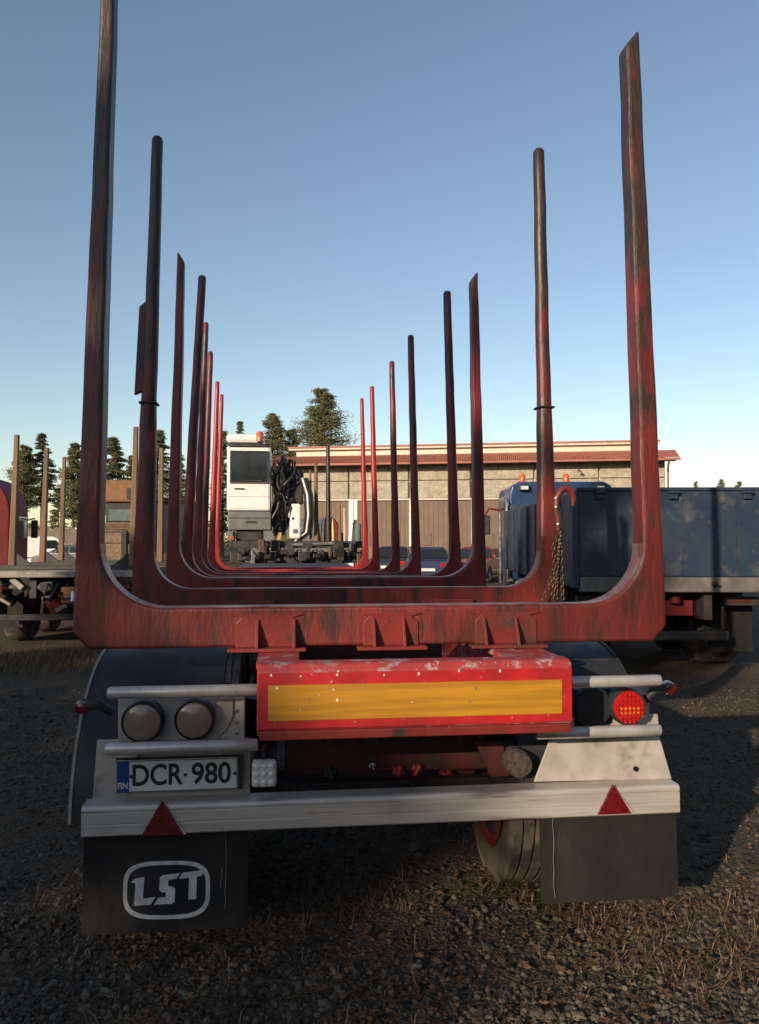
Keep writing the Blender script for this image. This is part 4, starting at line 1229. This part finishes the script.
Sp = [(360, 390), (370, 379), (441, 371), (425, 392), (394, 397), (393, 421), (413, 423), (421, 433), (419, 480), (409, 489), (336, 494), (354, 467), (384, 463), (384, 446), (366, 445), (357, 435)]
Tp = [(451, 369), (540, 357), (527, 379), (508, 384), (505, 470), (474, 473), (477, 388), (436, 392)]
for pl in (Lp, Sp, Tp):
    q_ = [zpx(*p_) for p_ in pl]
    nq = len(q_)
    M0().add([(p_[0], flap_y(*p_), p_[1]) for p_ in q_] + [(p_[0], flap_y(*p_) + .002, p_[1]) for p_ in q_],
             [tuple(range(nq)), tuple(range(2 * nq - 1, nq - 1, -1))] + [(i, nq + i, nq + (i + 1) % nq, (i + 1) % nq) for i in range(nq)]).build('emblem_letter', 'emblem_white', f1)
# scratches on the flaps
for fl, xx, za, zb3 in ((f1, P(226, 840, YF).x, bz0 - .01, bz0 - .32), (f1, P(221.5, 880, YF).x, bz0 - .16, bz0 - .24), (f2, P(552.5, 830, YF).x, bz0 - .01, gzb + .03)):
    pts = [(xx + rnd.uniform(-.003, .003), (flap_y(xx, z) if fl is f1 else YF - .018 * ((bz0 + .05 - z) / (bz0 + .05 - gzb)) ** 2 - .006) , z) for z in [za + (zb3 - za) * k / 9 for k in range(10)]]
    M0().tube(pts, .0018, 5).build('scratch', 'scratch', fl)
# fenders
def fender(x0, x1, yc, zc, r_, a0, a1, nm='mudguard'):
    A = [R(a0 + (a1 - a0) * k / 26) for k in range(27)]
    outer = [(yc - r_ * math.cos(a), zc + r_ * math.sin(a)) for a in A]
    inner = [(yc - (r_ - .012) * math.cos(a), zc + (r_ - .012) * math.sin(a)) for a in A]
    o = M0().prism(outer + inner[::-1], x0, x1, 'X').build(nm, 'black_plastic', tr, smooth=True)
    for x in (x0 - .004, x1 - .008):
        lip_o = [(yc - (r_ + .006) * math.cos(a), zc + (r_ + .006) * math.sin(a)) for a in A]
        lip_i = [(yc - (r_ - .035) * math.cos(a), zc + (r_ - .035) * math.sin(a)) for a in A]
        M0().prism(lip_o + lip_i[::-1], x, x + .012, 'X').build('mudguard_lip', 'deck_grey' if abs(x + .889) < .01 else 'black_plastic', o, smooth=True)  # left outer lip paler: its edge highlight is put into the colour
    return o
AX = 3.98
fl_x0 = -.93
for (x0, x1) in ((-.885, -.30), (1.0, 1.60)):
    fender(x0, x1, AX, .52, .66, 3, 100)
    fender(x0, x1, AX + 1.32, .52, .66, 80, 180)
    for yy in (AX, AX + 1.32, 10.4, 11.7):
      for xc in ((-.44, -.74) if x0 < 0 else (1.14, 1.44)):
        wt = M0()
        rr, ww = .50, .27
        prof = [(rr * .60, -ww * .44), (rr * .74, -ww * .5), (rr * .90, -ww * .5), (rr * .985, -ww * .43)]
        for k in range(5):
            h = -ww * .40 + ww * .80 * k / 4
            prof += [(rr, h - ww * .07), (rr, h + ww * .07)]
            if k < 4:
                prof += [(rr - .012, h + ww * .08), (rr - .012, h + ww * .12)]
        prof += [(rr * .985, ww * .43), (rr * .90, ww * .5), (rr * .74, ww * .5), (rr * .60, ww * .44)]
        tw = wt.lathe(prof, (xc, yy, rr - .012), (1, 0, 0), 40).build('wheel', 'tyre', tr, smooth=True)
        sgn = 1 if x0 < 0 else -1
        M0().lathe([(rr * .66, sgn * ww * .505), (rr * .60, sgn * ww * .52), (rr * .57, sgn * ww * .44), (rr * .50, sgn * ww * .30), (rr * .46, sgn * ww * .26), (.02, sgn * ww * .26)], (xc, yy, rr - .012), (1, 0, 0), 32, False) \
            .lathe([(rr * .66, -sgn * ww * .505), (rr * .60, -sgn * ww * .52), (rr * .5, -sgn * ww * .30), (rr * .2, -sgn * ww * .34), (.02, -sgn * ww * .34)], (xc, yy, rr - .012), (1, 0, 0), 32, False).build('rim', 'rim_red', tw, smooth=True)
for yy in (AX, AX + 1.32, 10.4, 11.7):
    M0().tube([(-.6, yy, .488), (1.3, yy, .488)], .07, 12).build('axle', 'shaded_under_red', tr, smooth=True)
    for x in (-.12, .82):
        M0().box(x - .05, x + .05, yy - .35, yy + .3, .56, .66).build('spring_arm', 'shaded_under_red', tr, bevel=.01)
        M0().lathe([(.12, 0), (.14, .05), (.12, .10), (.14, .15), (.12, .22)], (x, yy + .25, .66), (0, 0, 1), 16).build('air_spring', 'black_plastic', tr, smooth=True)
# rod drum (spring brake end) below the rear beam, and dark linkage
q = P(520, 765, 3.28)
M0().lathe([(.03, -.010), (.050, -.008), (.056, .0), (.059, .02), (.059, .22), (.05, .25)], (q.x, 3.28, q.z), (0, 1, 0), 20).build('brake_chamber', 'brake_grime', tr, smooth=True)
q = P(497, 757, 3.34)
M0().prism([(q.x - .09, q.z + .06), (q.x - .02, q.z - .09), (q.x + .06, q.z - .09), (q.x + .03, q.z + .06)], 3.36, 3.38).build('brake_bracket', 'shaded_under_red', tr)
for (px, py, r_, m_) in ((398, 770, .035, 'frame_red'), (416, 768, .03, 'rim_red'), (447, 776, .04, 'rim_red'), (372, 765, .02, 'chrome'), (330, 772, .04, 'dark_steel'), (490, 777, .03, 'rim_red')):
    q = P(px, py, 3.6)
    Mx = Matrix.Translation(q) @ Matrix.Rotation(rnd.uniform(-.6, .6), 4, 'Y') @ Matrix.Rotation(rnd.uniform(-.4, .4), 4, 'X')
    M0().box(-r_ * .8, r_ * .8, -.03, .05, -r_ * .5, r_ * .5, Mx).box(-r_ * .3, r_ * .3, -.05, .03, -r_ * 1.1, r_ * .9, Mx).build('coupling', m_, tr, bevel=.006)
for k in range(9):
    x = P(300 + k * 24, 770, 3.6).x
    M0().tube([(x, 3.05, zb_ + .02), (x + rnd.uniform(-.05, .05), 3.3, zb_ - .1), (x + rnd.uniform(-.1, .1), 3.7, zb_ - .12 + rnd.uniform(0, .08))], .012, 6).build('air_hose', 'hose_black', tr, smooth=True)
M0().box(bxl + .1, bxr - .1, 3.58, 3.66, bz1 - .02, zb_ + .12).build('rear_cross_member', 'shaded_under_red', tr, bevel=.01)
for x in (-.6, 1.35):
    M0().box(x - .04, x + .04, YB + .101, 3.5, bz0 + .03, bz0 + .10).build('bumper_arm', 'dark_steel', tr)
M0().box(-.85, 1.56, 3.46, 3.52, bz0 + .02, bz0 + .10).build('bumper_carrier', 'dark_steel', tr)
# side marker lamps on rubber stalks
for (pa, pm, pb) in (((112, 712), (98, 704), (82, 707)), ((645, 700), (655, 690), (669, 688))):
    a, m_, b = P(*pa, 3.30), P(*pm, 3.27), P(*pb, 3.27)
    stl = M0().tube([a, m_, b], [.018, .02, .022], 10).build('marker_stalk', 'black_plastic', tr, smooth=True)
    M0().lathe([(.016, .028), (.025, .012), (.027, .0), (.024, -.010), (.010, -.016)], b + Vector((0, -.01, 0)), (0, 1, 0), 18).build('marker_lamp', 'reflector_red', stl, smooth=True)
    M0().lathe([(.028, .0), (.030, .01), (.030, .02), (.02, .035)], b + Vector((0, .0, 0)), (0, 1, 0), 18).build('marker_housing', 'lamp_white' if b.x > 0 else 'black_plastic', stl, smooth=True)
# hook and chains on the second bunk
YH = 4.70
pts = [P(556, 508, YH), P(557, 497, YH), P(561, 490, YH), P(566, 488, YH), P(571, 491, YH), P(573.5, 498, YH), P(573, 506, YH)]
hk = M0().tube(pts, [.020, .022, .023, .023, .021, .017, .012], 10).build('load_hook', 'bunk_red', tr, smooth=True)
M0().tube([P(556, 506, YH), P(558, 518, YH), P(559, 534, YH)], [.024, .022, .018], 10).build('hook_shank', 'bunk_red', hk, smooth=True)
for (px, py) in ((556, 498), (556, 507), (558, 524)):
    q = P(px, py, YH - .03)
    M0().lathe([(.008, .01), (.008, -.004), (.003, -.008)], q, (0, 1, 0), 8).build('bolt', 'lamp_white', hk)
def chain(pts, nm='chain', link=.030, r_=.0042):
    mb = M0()
    pts = [Vector(p_) for p_ in pts]
    tot = [0]
    for a, b in zip(pts, pts[1:]):
        tot.append(tot[-1] + (b - a).length)
    nL = int(tot[-1] / (link * .80))
    def pos(s):
        for i in range(len(pts) - 1):
            if s <= tot[i + 1]:
                return pts[i].lerp(pts[i + 1], (s - tot[i]) / max(1e-6, tot[i + 1] - tot[i]))
        return pts[-1]
    for k in range(nL):
        c0, c1 = pos(k * link * .8), pos((k + 1) * link * .8)
        t = (c1 - c0).normalized()
        u = t.cross(Vector((0, 1, .1))).normalized() if k % 2 else t.cross(Vector((1, .3, 0))).normalized()
        cc_ = (c0 + c1) / 2
        ring = [cc_ + t * math.cos(2 * PI * q / 10) * link * .5 + u * math.sin(2 * PI * q / 10) * link * .32 for q in range(10)]
        mb.tube(ring + [ring[0]], r_, 5, False)
    return mb.build(nm, 'chain_steel', hk, smooth=True)
chain([P(559, 530, YH - .02), P(556, 560, YH - .04), P(549, 585, YH - .06), P(541, 604, YH - .05)])
chain([P(560, 530, YH - .02), P(557, 565, YH - .04), P(556, 600, YH - .04)])
chain([P(560, 530, YH), P(561, 560, YH - .02), P(563, 603, YH - .03)])
chain([P(559, 528, YH - .03), P(553, 548, YH - .05), P(556, 575, YH - .05), P(552, 602, YH - .05)])
# drawbar at the far end of the trailer
M0().prism([(-.1, 13.2), (.8, 13.2), (.4, 15.2), (.3, 15.2)], .9, 1.02, 'Z').build('drawbar', 'shaded_under_red', tr)
M0().tube([(.35, 14.9, 0), (.35, 14.9, .9)], .04).build('drawbar_leg', 'dark_steel', tr)
for x in (-.5, 1.2):
    M0().tube([(x, 8.0, 0), (x, 8.0, 1.0)], .05).build('support_leg', 'dark_steel', tr)
    M0().box(x - .12, x + .12, 7.88, 8.12, -.02, .015).build('support_foot', 'dark_steel', tr)

# ------------------------------------------------------------------ gravel, dry grass, leaves
rs = random.Random(99)
ico = bmesh.new()
bmesh.ops.create_icosphere(ico, subdivisions=1, radius=1)
iv = [v.co.copy() for v in ico.verts]
ifc = [tuple(v.index for v in f.verts) for f in ico.faces]
ico.free()
def stones(n, smin, smax, dmin, dmax, name, label):
    V, Fc = [], []
    for _ in range(n):
        # even over the picture's ground: distance weighted to the near end
        d = dmin * (dmax / dmin) ** rs.random()
        px = rs.uniform(-60, 820)
        p = at(px, d)
        dn = noise.noise(Vector((p.x * .8, p.y * .8, 7)))
        if dn < -.05 and rs.random() < .75:
            continue
        s = smin + (smax - smin) * rs.random() ** 2.6
        rot = Matrix.Rotation(rs.uniform(0, 6.3), 3, 'Z') @ Matrix.Rotation(rs.uniform(0, 6.3), 3, 'X')
        sx, sy, sz = s * rs.uniform(.7, 1.25), s * rs.uniform(.6, 1.0), s * rs.uniform(.45, .8)
        z = gz(p.x, p.y) + s * .18
        b = len(V)
        for v in iv:
            k = rs.uniform(.78, 1.18)
            q = rot @ Vector((v.x * sx * k, v.y * sy * k, v.z * sz * k))
            V.append((p.x + q.x, p.y + q.y, z + q.z))
        Fc += [(a + b, c + b, e + b) for a, c, e in ifc]
    me = bpy.data.meshes.new(name)
    me.from_pydata(V, [], Fc)
    me.materials.append(MATS['gravel_stone'])
    o = bpy.data.objects.new(name, me)
    C.objects.link(o)
    o['kind'] = 'stuff'
    tag(o, label, 'gravel')
    return o
stones(34000, .0035, .021, 2.4, 9.0, 'gravel', 'loose dark gravel stones scattered over the ground')
stones(500, .018, .036, 2.7, 9.0, 'larger_stones', 'a few larger stones lying among the gravel')
def blades(n, name, label):
    V, Fc = [], []
    for _ in range(n):
        d = 2.45 * (11 / 2.45) ** rs.random()
        p = at(rs.uniform(-60, 820), d)
        dn = noise.noise(Vector((p.x * 1.1 + 20, p.y * 1.1, 3)))
        if dn < .12 and rs.random() < .93:
            continue
        z = gz(p.x, p.y)
        k = rs.randint(3, 8)
        for _b in range(k):
            a = rs.uniform(0, 2 * PI)
            l = rs.uniform(.03, .11) * (1.5 if rs.random() < .12 else 1)
            lean_ = rs.uniform(.6, 2.4)
            dx, dy = math.cos(a), math.sin(a)
            wx, wy = -dy * .0016, dx * .0016
            x, y = p.x + rs.gauss(0, .02), p.y + rs.gauss(0, .02)
            m = (x + dx * l * .4 * lean_, y + dy * l * .4 * lean_, z + l * .42)
            e = (x + dx * l * .9 * lean_, y + dy * l * .9 * lean_, z + l * .34)
            b = len(V)
            V += [(x - wx, y - wy, z - .01), (x + wx, y + wy, z - .01), (m[0] + wx, m[1] + wy, m[2]), (m[0] - wx, m[1] - wy, m[2]), e]
            Fc += [(b, b + 1, b + 2, b + 3), (b + 3, b + 2, b + 4)]
    me = bpy.data.meshes.new(name)
    me.from_pydata(V, [], Fc)
    me.materials.append(MATS['dry_grass'])
    o = bpy.data.objects.new(name, me)
    C.objects.link(o)
    o['kind'] = 'stuff'
    tag(o, label, 'grass')
blades(4800, 'dry_grass', 'withered brown grass tufts growing through the gravel')
def verge(n, name, label):
    V, Fc = [], []
    for _ in range(n):
        x, y = rs.uniform(-7.5, -2.3), rs.gauss(11.6, .55)
        z, a, l = gz(x, y), rs.uniform(0, 2 * PI), rs.uniform(.05, .16)
        dx, dy = math.cos(a), math.sin(a)
        b = len(V)
        V += [(x - dy * .004, y + dx * .004, z - .01), (x + dy * .004, y - dx * .004, z - .01), (x + dx * l * .6, y + dy * l * .6, z + l * .7)]
        Fc.append((b, b + 1, b + 2))
    me = bpy.data.meshes.new(name)
    me.from_pydata(V, [], Fc)
    me.materials.append(MATS['dry_grass'])
    o = bpy.data.objects.new(name, me)
    C.objects.link(o)
    o['kind'] = 'stuff'
    tag(o, label, 'grass')
verge(14000, 'straw_verge', 'sunlit strip of straw and dry grass before the wooden stake trailer')
def litter(n, name, label):
    V, Fc = [], []
    for _ in range(n):
        d = 2.45 * (9 / 2.45) ** rs.random()
        p = at(rs.uniform(-60, 820), d)
        z = gz(p.x, p.y) + rs.uniform(.012, .03)
        s = rs.uniform(.008, .022)
        rot = Matrix.Rotation(rs.uniform(0, 6.3), 3, 'Z') @ Matrix.Rotation(rs.gauss(0, .6), 3, 'X')
        b = len(V)
        for q in ((-1, 0, .2), (0, -.5, 0), (1, 0, .25), (0, .5, .1)):
            v = rot @ Vector(q) * s
            V.append((p.x + v.x, p.y + v.y, z + v.z))
        Fc += [(b, b + 1, b + 3), (b + 1, b + 2, b + 3)]
    me = bpy.data.meshes.new(name)
    me.from_pydata(V, [], Fc)
    me.materials.append(MATS['dead_leaf'])
    o = bpy.data.objects.new(name, me)
    C.objects.link(o)
    o['kind'] = 'stuff'
    tag(o, label, 'leaves')
litter(7000, 'dead_leaves', 'reddish brown dead leaves strewn over the gravel')
